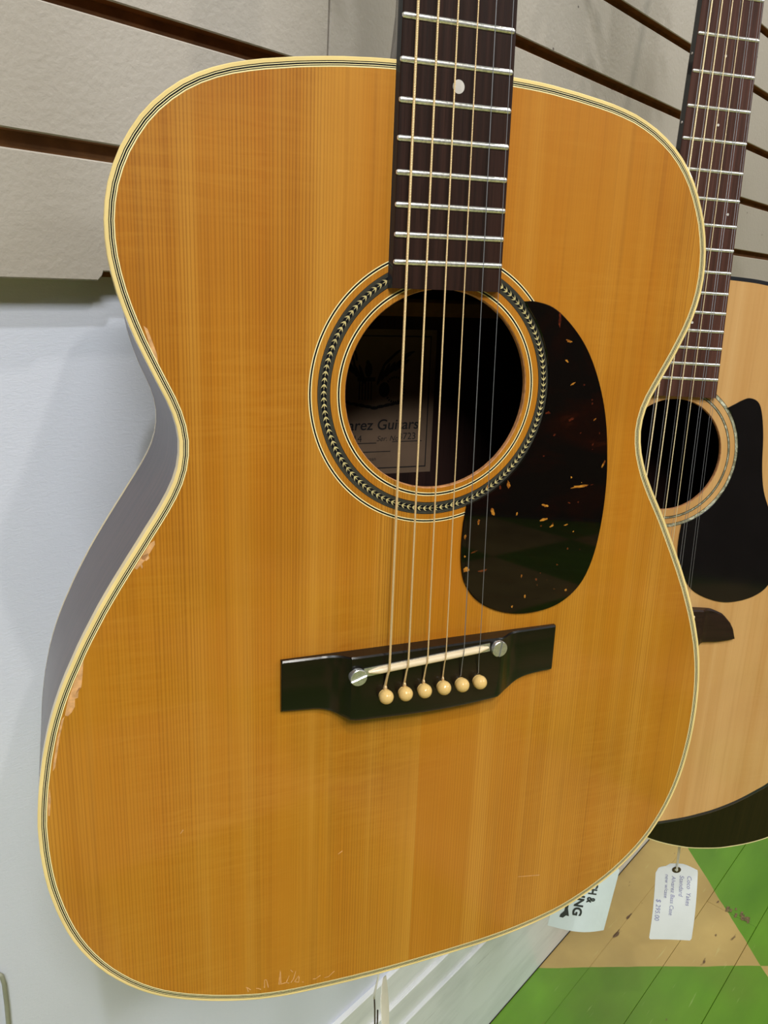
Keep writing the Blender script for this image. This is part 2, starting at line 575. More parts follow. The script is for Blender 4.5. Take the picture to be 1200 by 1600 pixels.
def text_mesh(name, body, size, place, mat, parent, rot=0.0, loc=(0, 0, 0), align='LEFT', squash=1.0, shear=0.0, bold=0.0, spacing=1.0):
    cu = bpy.data.curves.new(name, 'FONT')
    cu.body = body; cu.size = size; cu.align_x = align; cu.extrude = 0; cu.shear = shear; cu.offset = bold
    cu.space_character = spacing
    ob = bpy.data.objects.new(name, cu)
    COL.objects.link(ob)
    bpy.context.view_layer.update()
    me = bpy.data.meshes.new_from_object(ob)
    bpy.data.objects.remove(ob)
    me.materials.clear(); me.materials.append(M[mat])
    ca, sa = math.cos(rot), math.sin(rot)
    for v in me.vertices:
        x, y = v.co.x * squash, v.co.y
        v.co = Vector(place(loc[0] + x * ca - y * sa, loc[1] + x * sa + y * ca))
    o = bpy.data.objects.new(name, me)
    COL.objects.link(o)
    o.parent = parent
    return o


def copy_tree(o, parent=None):
    c = o.copy(); COL.objects.link(c)
    if parent is not None:
        c.parent = parent
    for ch in list(o.children):
        copy_tree(ch, c)
    return c


# ------------------------------------------------------------------ room shell
WY = 0.489      # face of the white wall
FY = 0.470      # face of the slat panels
X0, X1, YN, CZ = -2.6, 5.4, -4.2, 2.96


def struct(o):
    o['kind'] = 'structure'
    return o


b = Buf(); b.box((X0, WY, 0), (X1, WY + 0.1, CZ))
wall_back = struct(b.go('wall_back', 'white_wall_paint'))
b = Buf(); b.box((X0 - 0.1, YN, 0), (X0, WY + 0.1, CZ)); struct(b.go('wall_left', 'far_wall_paint'))
b = Buf(); b.box((X1, YN, 0), (X1 + 0.1, WY + 0.1, CZ)); struct(b.go('wall_right', 'far_wall_paint'))
b = Buf(); b.box((X0 - 0.1, YN - 0.1, 0), (X1 + 0.1, YN, CZ)); struct(b.go('wall_front', 'far_wall_paint'))
b = Buf(); b.box((X0 - 0.1, YN - 0.1, CZ), (X1 + 0.1, WY + 0.1, CZ + 0.1)); struct(b.go('ceiling', 'ceiling_paint'))

# floor: sub-floor with painted planks laid along the wall
b = Buf(); b.box((X0, YN, -0.06), (X1, WY, -0.012))
floor = struct(b.go('floor', 'board_gap_dirt'))
PW = 0.0925
rows = int((WY - YN) / PW) + 2
near, far = [], Buf()
y_top = 0.224 + 3 * PW
rnd = random.Random(3)
for r in range(rows):
    yb, ya = y_top - r * PW, y_top - (r + 1) * PW
    if ya < YN:
        break
    g_ = 0.0005 if abs(ya - 0.224) < 0.01 else 0.00007
    xs = [X0]
    x = X0 + rnd.uniform(0.3, 1.4)
    while x < X1 - 0.4:
        xs.append(x); x += rnd.uniform(1.1, 1.9)
    xs.append(X1)
    if abs(ya - 0.224) < 0.01:
        xs = [X0, -0.35, 1.418, 2.9, 4.2, X1]
    for k in range(len(xs) - 1):
        dz = rnd.uniform(-0.0008, 0.0)
        a_ = (xs[k] + g_, ya + g_, -0.0118); c_ = (xs[k + 1] - g_, min(yb, WY) - g_, dz)
        if min(yb, WY) - g_ - ya < 0.01:
            continue
        if ya > -0.35:
            q = Buf(); q.cbox(a_, c_, 0.0006)
            near.append(q.go('floor_plank', 'painted_floor_boards', floor))
        else:
            far.cbox(a_, c_, 0.0006)
o = far.go('floor_planks_beyond', 'painted_floor_boards', floor); o['kind'] = 'stuff'
# splintered board end near the tag
b = Buf()
for k in range(11):
    x_ = 1.419 + rnd.uniform(-0.006, 0.016); y_ = 0.236 + rnd.uniform(0, 0.05)
    w_, l_ = rnd.uniform(0.004, 0.012), rnd.uniform(0.006, 0.016)
    b.add([(x_, y_, 0.0005), (x_ + l_, y_ + w_ * 0.3, 0.0007), (x_ + l_ * 0.8, y_ + w_, 0.0006), (x_ - l_ * 0.3, y_ + w_ * 0.7, 0.0005)], [(0, 1, 2, 3)])
b.go('splintered_board_end', 'splintered_wood', floor, kind='stuff')

# baseboard of two stacked mouldings
b = Buf(); b.cbox((X0, WY - 0.016, 0.0), (X1, WY, 0.193), 0.001)
base = struct(b.go('baseboard_back', 'white_trim_paint'))
b = Buf(); b.cbox((X0, WY - 0.012, 0.194), (X1, WY, 0.236), 0.001); b.go('upper_moulding', 'white_trim_paint', base)
b = Buf(); b.cbox((X0, WY - 0.007, 0.237), (X1, WY, 0.286), 0.001); b.go('top_moulding', 'white_trim_paint', base)

b = Buf(); b.box((X0, WY - 0.0170, 0.0), (X1, WY - 0.016, 0.0015)); b.go('dirt_line', 'board_gap_dirt', base)

# slat wall: backing plus single slats
Z0 = 1.137 - 0.0188
b = Buf(); b.box((X0, FY + 0.0105, Z0 + 0.002), (X1, WY - 0.0005, 2.45))
backing = b.go('slat_backing', 'groove_fibreboard', wall_back)
seams = [X0, -1.98, 0.4641, 2.90, X1]
z_edges = [Z0] + [1.137 + 0.0497 + 0.0762 * k for k in range(18)]
for r in range(len(z_edges)):
    zb = z_edges[r] + (0.0098 if r else 0.0)
    zt = z_edges[r + 1] if r + 1 < len(z_edges) else 2.45
    if zt - zb < 0.01:
        continue
    for k in range(len(seams) - 1):
        q = Buf()
        xa, xb = seams[k] + rnd.uniform(.0007, .0013), seams[k + 1] - rnd.uniform(.0007, .0013)
        xb2 = xb
        if r == 0 and k == 1:
            # lower right corner is chipped away near the guitar
            xb2 = 0.2766
            poly = [(xa, zb), (xb2 - .003, zb), (xb2, zb + .003), (xb2 + .001, zb + .0055), (xb, zb + .0055), (xb, zt), (xa, zt)]
            ins = offset(poly, -.0008)
            n_ = len(poly)
            v = [(x, FY + .0008, z) for x, z in poly] + [(x, FY, z) for x, z in ins] + [(x, WY - .0006, z) for x, z in poly]
            f = [tuple(range(n_, 2 * n_)), tuple(range(2 * n_, 3 * n_))]
            for i in range(n_):
                j = (i + 1) % n_
                f += [(i, j, n_ + j, n_ + i), (i, j, 2 * n_ + j, 2 * n_ + i)]
            mk('wall_slat', v, f, 'greige_slat_paint', wall_back)
            continue
        # each slat: front board with lips, thinner root behind
        q.cbox((xa, FY, zb), (xb, FY + 0.0105, zt), 0.0008)
        o = q.go('wall_slat', 'greige_slat_paint', wall_back)
        o.data.materials.append(M['groove_fibreboard'])   # routed edges are bare board
        for p_ in o.data.polygons:
            if abs(p_.normal.z) > 0.9 and not (r == 0 and p_.normal.z < 0):
                p_.material_index = 1

# thin cable on the wall, low at the left edge of the view
b = Buf()
b.tube([(0.1815, WY - 0.0015, 0.6365), (0.1836, WY - 0.003, 0.634), (0.1848, WY - 0.003, 0.626), (0.1852, WY - 0.003, 0.606), (0.1848, WY - 0.003, 0.56), (0.1850, WY - 0.003, 0.42), (0.1848, WY - 0.003, 0.29)], 0.0016, 10)
o = b.go('wall_cable', 'cable_grey', None, True)
o['label'] = 'thin grey-green cable running down the white wall at the lower left edge'; o['category'] = 'cable'

# unseen fill panels added on the ceiling, then the track spotlights
for i, (loc, w_) in enumerate(AREAS):
    e = empty('ceiling_light', Matrix.Translation(Vector(loc)),
              ['flush white ceiling light panel left of the guitars', 'flush white ceiling light panel in front of the guitars',
               'flush white ceiling light panel at the far right'][i], 'ceiling light', 'flush ceiling panels')
    q = Buf(); q.cbox((-0.62, -0.32, 0.0), (0.62, 0.32, 0.03), 0.004); q.go('housing', 'lamp_metal', e)
    q = Buf(); q.box((-0.58, -0.28, -0.004), (0.58, 0.28, 0.0)); q.go('diffuser', 'lamp_glass', e)
for i, a in enumerate(SPOTS):
    L = Vector(a[1]); T_ = Vector(a[2])
    rot = (T_ - L).to_track_quat('Z', 'Y').to_matrix().to_4x4()
    e = empty('track_lamp', Matrix.Translation(L) @ rot,
              ['dark track spotlight above and behind the camera', 'dark track spotlight nearest the slat wall',
               'dark track spotlight to the right over the second guitar'][i], 'spotlight', 'track spotlights')
    q = Buf(); q.lathe([(0.02, -0.13), (0.05, -0.12), (0.055, -0.02), (0.06, -0.004), (0.054, -0.004), (0.05, -0.03)], 24)
    q.go('lamp_can', 'lamp_metal', e, True, 30)
    q = Buf(); q.tube([(0, 0, -0.12), Vector(rot.inverted() @ Vector((0, 0, CZ - L.z)))], 0.008, 8)
    q.go('stem', 'lamp_metal', e)

# ------------------------------------------------------------------ guitars
def frame(pos, R):
    mt = Matrix(R).to_4x4(); mt.translation = Vector(pos) * MM
    return mt


G1 = frame((320.14, 233.99, 936.66), ((0.88440, 0.00603, -0.46668), (-0.46658, 0.03627, -0.88374), (0.01160, 0.99932, 0.03489)))
R2 = ((0.78079, 0.05471, -0.62240), (-0.62471, 0.05170, -0.77914), (-0.01044, 0.99716, 0.07455))
G2 = frame((657.23, 241.73, 859.76), R2)
G3 = G2 @ Matrix.Translation(Vector((213.5, -368.3, -165)) * MM) @ Matrix.Rotation(math.radians(-4.5), 4, 'Z')

TOP_T = 0.0028


def body(parent, inner, bind, depth, hole_c, hole_r, mats, purf=True, hole=True, taper=140.0):
    """inner: outline of the bare wood (mm). Adds soundboard, binding, sides, back."""
    P = mm(inner)
    if area2(P) < 0:
        P = P[::-1]
    n = len(P)
    hc = Vector((hole_c[0] * MM, hole_c[1] * MM)); hr = hole_r * MM
    b = Buf()
    if hole:
        ang = [math.atan2(y - hc.y, x - hc.x) for x, y in P]
        H = [(hc.x + hr * math.cos(a), hc.y + hr * math.sin(a)) for a in ang]
        K = 5
        rings = [[(h[0] + (p[0] - h[0]) * k / K, h[1] + (p[1] - h[1]) * k / K) for h, p in zip(H, P)] for k in range(K + 1)]
        for k in range(K):
            b.band(at(rings[k], 0), at(rings[k + 1], 0))
            b.band(at(rings[k], -TOP_T), at(rings[k + 1], -TOP_T))
        b.band(at(P, 0), at(P, -TOP_T))
    else:
        b.prism(P, -TOP_T, 0)
    b.go('soundboard', mats['top'], parent)
    if hole:
        b = Buf(); H2 = [(hc.x + hr * math.cos(2 * math.pi * k / 96), hc.y + hr * math.sin(2 * math.pi * k / 96)) for k in range(96)]
        H3 = [(hc.x + (hr - .0004) * math.cos(2 * math.pi * k / 96), hc.y + (hr - .0004) * math.sin(2 * math.pi * k / 96)) for k in range(96)]
        b.band(at(H2, -0.0001), at(H3, -0.0006)); b.band(at(H3, -0.0006), at(H3, -TOP_T)); b.band(at(H3, -TOP_T), at(H2, -TOP_T))
        b.go('soundhole_edge', mats['edge'], parent, True)
    w = 0.0
    if purf:
        wb = Buf(); ww = Buf()
        for kind, wd in (('w', .50), ('b', .38), ('w', .30), ('b', .62), ('w', .30), ('b', .38)):
            a_, c_ = offset(P, w * MM), offset(P, (w + wd) * MM)
            (wb if kind == 'b' else ww).band(at(a_, 0.00003), at(c_, 0.00003))
            w += wd
        wb.go('black_purfling', 'black_line', parent); ww.go('cream_purfling', 'cream_line', parent)
        b = Buf(); b.band(at(P, -0.0001), at(offset(P, w * MM), -0.0001)); b.go('purfling_ledge', 'black_line', parent)
    W0 = offset(P, w * MM); W1 = offset(P, (w + bind - 0.45) * MM); W2 = offset(P, (w + bind) * MM)
    b = Buf()
    b.band(at(W0, 0.00003), at(W1, 0.00003)); b.band(at(W1, 0.00003), at(offset(P, (w + bind - .13) * MM), -0.00016))
    b.band(at(offset(P, (w + bind - .13) * MM), -0.00016), at(W2, -0.00055)); b.band(at(W2, -0.00055), at(W2, -0.0062))
    b.go('binding', mats['binding'], parent, True)
    D = depth * MM
    S0 = offset(P, (w + bind - 0.05) * MM)
    def tap(Q, z):
        # upper bout narrows slightly towards the back
        o_ = []
        for x, y in Q:
            k_ = min(1, max(0, (y / MM - taper) / 60)); k_ = k_ * k_ * (3 - 2 * k_)
            q_ = 8.5 * MM * k_ * min(1, max(0, (-z - 0.006) / (D - 0.006))) ** .7
            o_.append((x - math.copysign(min(abs(x), q_), x), y, z))
        return o_
    b = Buf(); zs = [-0.006, -D * 0.3, -D * 0.6, -D + 0.0045]
    for k in range(len(zs) - 1):
        b.band(tap(S0, zs[k]), tap(S0, zs[k + 1]))
    I0 = offset(P, (w + bind - 2.2) * MM)
    for k in range(len(zs) - 1):
        b.band(tap(I0, zs[k]), tap(I0, zs[k + 1]))
    b.band(tap(S0, zs[-1]), tap(I0, zs[-1])); b.band(at(S0, -0.006), at(I0, -0.006))
    b.go('side', mats['side'], parent, True, 40)
    b = Buf(); b.band(tap(W2, -D + 0.0045), tap(W2, -D)); b.band(tap(W2, -D), tap(offset(P, -.002), -D - 0.0004))
    b.go('back_binding', mats['back_binding'], parent, True, 40)
    # slightly arched back
    b = Buf(); C = (hc.x, hc.y - 0.12); K = 5
    PB = [(q_[0], q_[1]) for q_ in tap(P, -D)]
    ring = lambda k, z: [(p[0] + (C[0] - p[0]) * k / K, p[1] + (C[1] - p[1]) * k / K, z) for p in PB]
    for k in range(K):
        za = -D - 0.005 * (1 - (1 - k / K) ** 2); zb_ = -D - 0.005 * (1 - (1 - (k + 1) / K) ** 2)
        b.band(ring(k, za), ring(k + 1, zb_))
        b.band(ring(k, za + 0.0028), ring(k + 1, zb_ + 0.0028))
    b.band(ring(0, -D), ring(0, -D + 0.0028))
    b.go('back', mats['side'], parent, True, 40)
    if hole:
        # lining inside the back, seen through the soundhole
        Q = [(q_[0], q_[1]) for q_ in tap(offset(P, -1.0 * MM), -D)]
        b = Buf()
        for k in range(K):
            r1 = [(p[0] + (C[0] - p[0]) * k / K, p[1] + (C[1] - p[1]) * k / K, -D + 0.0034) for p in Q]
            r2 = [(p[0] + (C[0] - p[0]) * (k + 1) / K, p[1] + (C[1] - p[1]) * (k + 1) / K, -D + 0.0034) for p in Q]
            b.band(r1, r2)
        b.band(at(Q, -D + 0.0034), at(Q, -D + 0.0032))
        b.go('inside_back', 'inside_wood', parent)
    return P


def arc_ring(b, c, r0, r1, z, a0=0.0, a1=2 * math.pi, n=160):
    A = []; B = []
    for k in range(n + 1):
        a = a0 + (a1 - a0) * k / n
        A.append((c[0] * MM + r0 * MM * math.cos(a), c[1] * MM + r0 * MM * math.sin(a), z))
        B.append((c[0] * MM + r1 * MM * math.cos(a), c[1] * MM + r1 * MM * math.sin(a), z))
    b.band(A, B, closed=False)


def fret(name, parent, xl, xr, yl, yr, z, mat, w=1.25, h=1.05):
    """fret wire with rounded crown, in mm; local origin at its middle"""
    prof = [(-w, -h), (-w, -h * 0.55), (-w * 0.62, -h * 0.15), (-w * 0.2, 0), (w * 0.2, 0), (w * 0.62, -h * 0.15), (w, -h * 0.55), (w, -h)]
    stations = [(xl, 1.0, 0.45), (xl + 0.5, 0.0, 0.85), (xl + 1.1, 0, 1), (xr - 1.1, 0, 1), (xr - 0.5, 0, 0.85), (xr, 1.0, 0.45)]
    v = []; n = len(prof)
    for x, dz, s_ in stations:
        y = yl + (yr - yl) * (x - xl) / (xr - xl)
        for py, pz in prof:
            v.append((x * MM, (y + py * s_) * MM, (z + (-h + (pz + h) * s_)) * MM))
    f = []
    for i in range(len(stations) - 1):
        for k in range(n - 1):
            f.append((i * n + k, i * n + k + 1, (i + 1) * n + k + 1, (i + 1) * n + k))
    f.append(tuple(range(n))); f.append(tuple((len(stations) - 1) * n + k for k in range(n)))
    return mk(name, v, f, mat, parent, True, sharp=50)


def neck_set(parent, zc, hw, y_end, y_body, nut_hw, mats, frets, dots, side_dots, base_z, flare=1.2, cap_h=0.95, n_top=12, tuners=3):
    """fretboard, frets, markers, neck, headstock. zc(y): crown height; hw(y): half width of board (mm)"""
    top = lambda y: zc(y) - cap_h
    NUT = 645.0
    ys = [y_end, y_body, 400, 520, NUT]
    b = Buf(); v = []; f = []
    for y in ys:
        w_ = hw(y); zt = top(y); zb = base_z if y <= y_body + 1 else zt - 6.0
        fl = flare
        v += [((-w_ - fl) * MM, y * MM, zb * MM), ((-w_ - 0.25) * MM, y * MM, (zt - .3) * MM), ((-w_ + 0.1) * MM, y * MM, zt * MM), ((-w_ * .5) * MM, y * MM, (zt + .12) * MM), (0, y * MM, (zt + .16) * MM), ((w_ * .5) * MM, y * MM, (zt + .12) * MM),
              ((w_ - 0.1) * MM, y * MM, zt * MM), ((w_ + 0.2) * MM, y * MM, (zt - .3) * MM), ((w_ + fl * 0.2) * MM, y * MM, zb * MM)]
    n = 9
    for i in range(len(ys) - 1):
        for k in range(n):
            f.append((i * n + k, i * n + (k + 1) % n, (i + 1) * n + (k + 1) % n, (i + 1) * n + k))
    f.append(tuple(range(n))); f.append(tuple((len(ys) - 1) * n + k for k in range(n)))
    board = mk('fretboard', v, f, mats['board'], parent)
    # dark lacquered strip down the bass side of the board and neck
    b = Buf()
    A = [((-hw(y) - flare - 0.06) * MM, y * MM, (base_z if y <= y_body + 1 else top(y) - 6.0) * MM) for y in ys]
    B = [((-hw(y) - 0.30) * MM, y * MM, (top(y) - .25) * MM) for y in ys]
    b.band(A, B, closed=False); b.go('fretboard_edge', mats['edge'], board)
    for i, (xl, xr, yl, yr, z) in enumerate(frets):
        fret('fret', board, xl, xr, yl, yr, z, 'fret_wire')
    b0 = None
    for x, y, r_ in dots:
        q = Buf(); z = top(y) + 0.16
        q.lathe([(r_ * MM, -0.0001), (r_ * MM, 0.00012), (r_ * .96 * MM, 0.00016)], 28, (x * MM, y * MM, z * MM))
        q.go('position_dot', 'pearl', board)
    for y in side_dots:
        q = Buf(); q.tube([((-hw(y) - flare - 0.2) * MM, y * MM, (top(y) - 3.2) * MM), ((-hw(y) - 0.2) * MM, y * MM, (top(y) - 3.2) * MM)], 0.9 * MM, 10)
        q.go('side_dot', 'pearl', board)
    # neck shaft and heel
    b = Buf(); v = []; f = []; n = 13; st = [(y_body - 12, 44, 0.98), (y_body + 4, 42, 0.98), (y_body + 22, 27, .98), (y_body + 50, 21, .98), (420, 20, .98), (560, 18.5, .98), (NUT, 17.5, .98), (NUT + 12, 15, .98)]
    for y, dp, kx in st:
        w_ = hw(min(y, NUT)) * kx; zt = top(y) - 5.9
        if y < y_body:
            zt = -6.5
        for k in range(n):
            a = math.pi * k / (n - 1)
            v.append((-w_ * math.cos(a) * MM, y * MM, (zt - (dp - 5.9) * math.sin(a) ** .8) * MM))
    for i in range(len(st) - 1):
        for k in range(n):
            f.append((i * n + k, i * n + (k + 1) % n, (i + 1) * n + (k + 1) % n, (i + 1) * n + k))
    f.append(tuple(range(n))); f.append(tuple((len(st) - 1) * n + k for k in range(n)))
    mk('neck', v, f, mats['neck'], parent, True, sharp=50)
    # nut and headstock
    q = Buf(); q.cbox((-nut_hw * MM, NUT * MM, (top(NUT) - 5) * MM), (nut_hw * MM, (NUT + 5) * MM, (top(NUT) + 2.2) * MM), 0.0006)
    q.go('nut', 'bone', parent)
    L = 170 if tuners == 3 else 215
    z0 = top(NUT) - 4
    hs = [(-nut_hw - 1, NUT + 5), (-nut_hw - 8, NUT + 32), (-35, NUT + L - 8), (-31, NUT + L), (0, NUT + L + 6), (31, NUT + L), (35, NUT + L - 8), (nut_hw + 8, NUT + 32), (nut_hw + 1, NUT + 5)]
    v = []
    for k, zz in enumerate((0, -15)):
        for x, y in hs:
            v.append((x * MM, y * MM, (z0 + zz - (y - NUT) * 0.22) * MM))
    n = len(hs); f = [tuple(range(n)), tuple(range(n, 2 * n))[::-1]] + [(i, (i + 1) % n, n + (i + 1) % n, n + i) for i in range(n)]
    head = mk('headstock', v, f, mats['neck'], parent)
    q_first = None
    for sx in (-1, 1):
        for k in range(tuners):
            y = NUT + 38 + k * ((L - 62) / (tuners - 1)); z = z0 - (y - NUT) * 0.22
            q = Buf(); q.lathe([(3.4 * MM, 0), (3.0 * MM, 2 * MM), (2.4 * MM, 6 * MM), (3.0 * MM, 8 * MM)], 12, (sx * 22 * MM, y * MM, z * MM))
            q.tube([(sx * 22 * MM, y * MM, (z - 20) * MM), (sx * 46 * MM, y * MM, (z - 20) * MM)], 2.2 * MM, 8)
            q.lathe([(5 * MM, -4 * MM), (7 * MM, 0), (5 * MM, 4 * MM)], 10, (sx * 48 * MM, y * MM, (z - 20) * MM))
            q.tube([(sx * 22 * MM, y * MM, (z - 26) * MM), (sx * 22 * MM, y * MM, (z - 14) * MM)], 6 * MM, 8)
            q.go('tuner', 'nickel', head, True, 40)
    return board


def pin(parent, x, y, z, mat, r=3.9):
    q = Buf()
    prof = [(2.3, -6.0), (2.5, -1.6), (3.5, -1.4), (3.7, -0.7), (3.3, 0.2)]
    for k in range(1, 8):
        a = -0.55 + (math.pi / 2 + .55) * k / 7
        prof.append((max(0.05, r * math.cos(a)), 2.6 + r * math.sin(a)))
    q.lathe([(a * MM, c_ * MM) for a, c_ in prof], 20, (0, 0, 0))
    o = q.go('bridge_pin', mat, parent, True, 60)
    o.location = (x * MM, y * MM, z * MM)
    return o


# ================================================================== GUITAR 1
g1 = empty('acoustic_guitar', G1, 'amber aged spruce acoustic guitar with cream binding and herringbone rosette, in the foreground', 'guitar', 'acoustic guitars hanging along the slat wall')
OUT1 = [[-36.5, -200.1],[-43.4, -199.7],[-50.3, -199.3],[-57.2, -198.8],[-64.1, -198.3],[-70.9, -197.7],[-77.8, -196.9],[-84.6, -195.8],[-91.4, -194.5],[-98.0, -192.8],[-104.7, -190.9],[-111.2, -188.8],[-117.7, -186.5],[-124.1, -183.9],[-130.5, -181.2],[-136.7, -178.1],[-142.7, -174.8],[-148.4, -171.0],[-153.8, -166.8],[-158.9, -162.2],[-163.7, -157.2],[-168.2, -152.0],[-172.3, -146.4],[-176.0, -140.6],[-179.3, -134.6],[-182.2, -128.4],[-184.7, -122.0],[-186.8, -115.4],[-188.6, -108.7],[-190.1, -102.0],[-191.4, -95.3],[-192.3, -88.4],[-192.9, -81.6],[-193.3, -74.7],[-193.4, -67.8],[-193.4, -60.9],[-192.9, -54.0],[-192.2, -47.2],[-191.3, -40.3],[-190.2, -33.5],[-189.0, -26.7],[-187.5, -20.0],[-185.9, -13.3],[-184.0, -6.7],[-181.8, -0.1],[-179.4, 6.3],[-176.7, 12.7],[-173.8, 18.9],[-170.9, 25.2],[-167.8, 31.3],[-164.5, 37.4],[-161.2, 43.5],[-157.7, 49.4],[-154.1, 55.3],[-150.4, 61.1],[-146.7, 66.9],[-142.9, 72.7],[-139.2, 78.5],[-135.4, 84.3],[-131.8, 90.1],[-128.4, 96.1],[-125.5, 102.3],[-123.4, 108.8],[-122.3, 115.5],[-122.1, 122.3],[-123.0, 129.0],[-124.8, 135.6],[-127.3, 141.9],[-130.3, 148.2],[-133.2, 154.4],[-136.1, 160.7],[-138.9, 167.0],[-141.4, 173.4],[-143.7, 179.9],[-145.7, 186.5],[-147.3, 193.2],[-148.5, 200.0],[-149.1, 206.8],[-149.1, 213.6],[-148.4, 220.4],[-147.0, 227.1],[-144.8, 233.6],[-142.0, 239.8],[-138.5, 245.7],[-134.5, 251.3],[-129.9, 256.3],[-124.7, 260.8],[-119.1, 264.8],[-113.1, 268.1],[-106.8, 270.8],[-100.3, 273.0],[-93.7, 274.7],[-86.9, 276.2],[-80.1, 277.4],[-73.3, 278.6],[-66.5, 279.6],[-59.7, 280.5],[-52.8, 281.3],[-45.9, 281.9],[-39.1, 282.5],[-32.2, 282.9],[-25.3, 283.2],[-18.4, 283.3],[-11.5, 283.4],[-4.6, 283.4],[2.3, 283.4],[9.2, 283.3],[16.1, 283.2],[23.0, 283.0],[29.9, 282.8],[36.8, 282.6],[43.7, 282.3],[50.6, 281.8],[57.4, 281.1],[64.3, 280.4],[71.1, 279.5],[78.0, 278.6],[84.8, 277.5],[91.5, 276.1],[98.2, 274.4],[104.7, 272.1],[111.0, 269.4],[117.1, 266.1],[122.8, 262.4],[128.1, 258.0],[132.8, 253.1],[137.0, 247.7],[140.6, 241.8],[143.7, 235.7],[146.4, 229.4],[148.4, 222.8],[149.9, 216.1],[150.7, 209.3],[150.9, 202.5],[150.4, 195.6],[149.1, 188.9],[147.2, 182.3],[144.7, 175.9],[141.8, 169.7],[138.7, 163.5],[135.4, 157.5],[132.0, 151.4],[128.7, 145.4],[125.5, 139.3],[123.0, 133.0],[121.6, 126.4],[121.2, 119.6],[122.0, 112.8],[123.6, 106.2],[126.0, 99.8],[128.8, 93.5],[132.1, 87.4],[135.6, 81.5],[139.3, 75.7],[143.0, 69.9],[146.6, 64.0],[150.0, 58.0],[153.4, 52.0],[156.8, 46.0],[160.1, 39.9],[163.4, 33.9],[166.6, 27.7],[169.7, 21.6],[172.6, 15.3],[175.4, 9.0],[178.1, 2.7],[180.6, -3.8],[182.9, -10.3],[185.1, -16.8],[186.9, -23.4],[188.5, -30.2],[189.7, -36.9],[190.7, -43.8],[191.4, -50.6],[191.8, -57.5],[192.1, -64.4],[192.1, -71.3],[191.9, -78.2],[191.5, -85.1],[190.7, -91.9],[189.8, -98.8],[188.6, -105.6],[187.1, -112.3],[185.2, -118.9],[182.9, -125.4],[180.2, -131.7],[177.1, -137.9],[173.6, -143.8],[169.8, -149.5],[165.4, -154.8],[160.7, -159.8],[155.6, -164.4],[150.2, -168.8],[144.7, -172.8],[138.8, -176.5],[132.8, -179.8],[126.7, -183.0],[120.4, -185.8],[114.0, -188.4],[107.5, -190.7],[100.9, -192.6],[94.2, -194.1],[87.4, -195.5],[80.6, -196.6],[73.8, -197.6],[66.9, -198.4],[60.0, -199.0],[53.1, -199.5],[46.3, -199.9],[39.4, -200.1],[32.5, -200.3],[25.6, -200.5],[18.7, -200.6],[11.8, -200.7],[4.9, -200.8],[-2.0, -200.8],[-8.9, -200.8],[-15.8, -200.7],[-22.7, -200.6],[-29.6, -200.3]]
mats1 = dict(top='aged_spruce', edge='hole_edge_wood', binding='ivory_binding', side='mahogany_side', back_binding='ivory_binding')
body(g1, OUT1, 1.75, 100, (0, 142.9), 49.2, mats1)

HC = (0, 142.9)
# rosette: outer ring, herringbone band, inner ring
ros = Buf(); arc_ring(ros, HC, 56.4, 62.7, 0.00004)
rosette = ros.go('rosette', 'black_line', g1)
bw = Buf()
for r_ in (65.45, 66.70):
    arc_ring(bw, HC, r_, r_ + 0.45, 0.00005)
for r_ in (51.35, 52.65):
    arc_ring(bw, HC, r_, r_ + 0.45, 0.00005)
bw.go('cream_ring', 'cream_line', rosette)
bw = Buf(); arc_ring(bw, HC, 65.9, 66.7, 0.00005); arc_ring(bw, HC, 51.8, 52.65, 0.00005)
bw.go('black_ring', 'black_line', rosette)
bw = Buf()
for r_ in (61.05, 61.65, 62.2, 56.85, 57.4, 57.95):
    arc_ring(bw, HC, r_, r_ + 0.13, 0.00006)
bw.go('grey_ring', 'grey_line', rosette)
hb = Buf(); NCH = 122
for k in range(NCH):
    a = -2 * math.pi * k / NCH
    r0 = 59.55
    tang = Vector((math.sin(a), -math.cos(a))); rad = Vector((math.cos(a), math.sin(a)))   # clockwise travel
    c0 = Vector(HC) + rad * r0
    shp = [(1.15, 0.0), (0.45, 0.85), (-0.95, 1.45), (-0.35, 0.80), (0.15, 0.20), (-1.5, 0.06), (-1.5, -0.06), (0.15, -0.20), (-0.35, -0.80), (-0.95, -1.45), (0.45, -0.85)]
    P_ = [c0 + tang * u + rad * v_ for u, v_ in shp]
    hb.add([(p.x * MM, p.y * MM, 0.00007) for p in P_], [(0, 1, 4), (1, 2, 3), (1, 3, 4), (0, 4, 7), (4, 5, 6), (4, 6, 7), (0, 7, 10), (10, 7, 8), (10, 8, 9)])
hb.go('herringbone_inlay', 'herringbone_wood', rosette)

# interior seen through the hole: brace strips and paper label
for y in (181, 60, -60):
    b = Buf(); b.cbox((-110 * MM, (y - 5) * MM, -96.6 * MM), (110 * MM, (y + 5) * MM, -86 * MM), 0.002)
    b.go('back_brace', 'inside_spruce', g1)
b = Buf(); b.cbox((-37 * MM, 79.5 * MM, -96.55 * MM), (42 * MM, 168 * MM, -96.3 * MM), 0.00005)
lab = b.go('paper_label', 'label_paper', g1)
lz = -0.0962
LP = lambda x, y: (x, y, lz)
b = Buf()
def rect(b, x0, y0, x1, y1, z=lz):
    b.add([(x0 * MM, y0 * MM, z), (x1 * MM, y0 * MM, z), (x1 * MM, y1 * MM, z), (x0 * MM, y1 * MM, z)], [(0, 1, 2, 3)])
for x0, y0, x1, y1 in [(-34, 83, 38.5, 83.7), (-34, 163.6, 38.5, 164.4), (-34, 83, -33.3, 164), (37.8, 83, 38.5, 164),
                       (-16, 99.0, 4.5, 99.5), (15, 99.5, 35, 100), (-9, 93.5, 14, 94.0)]:
    rect(b, x0, y0, x1, y1)
b.go('label_rules', 'label_ink', lab)
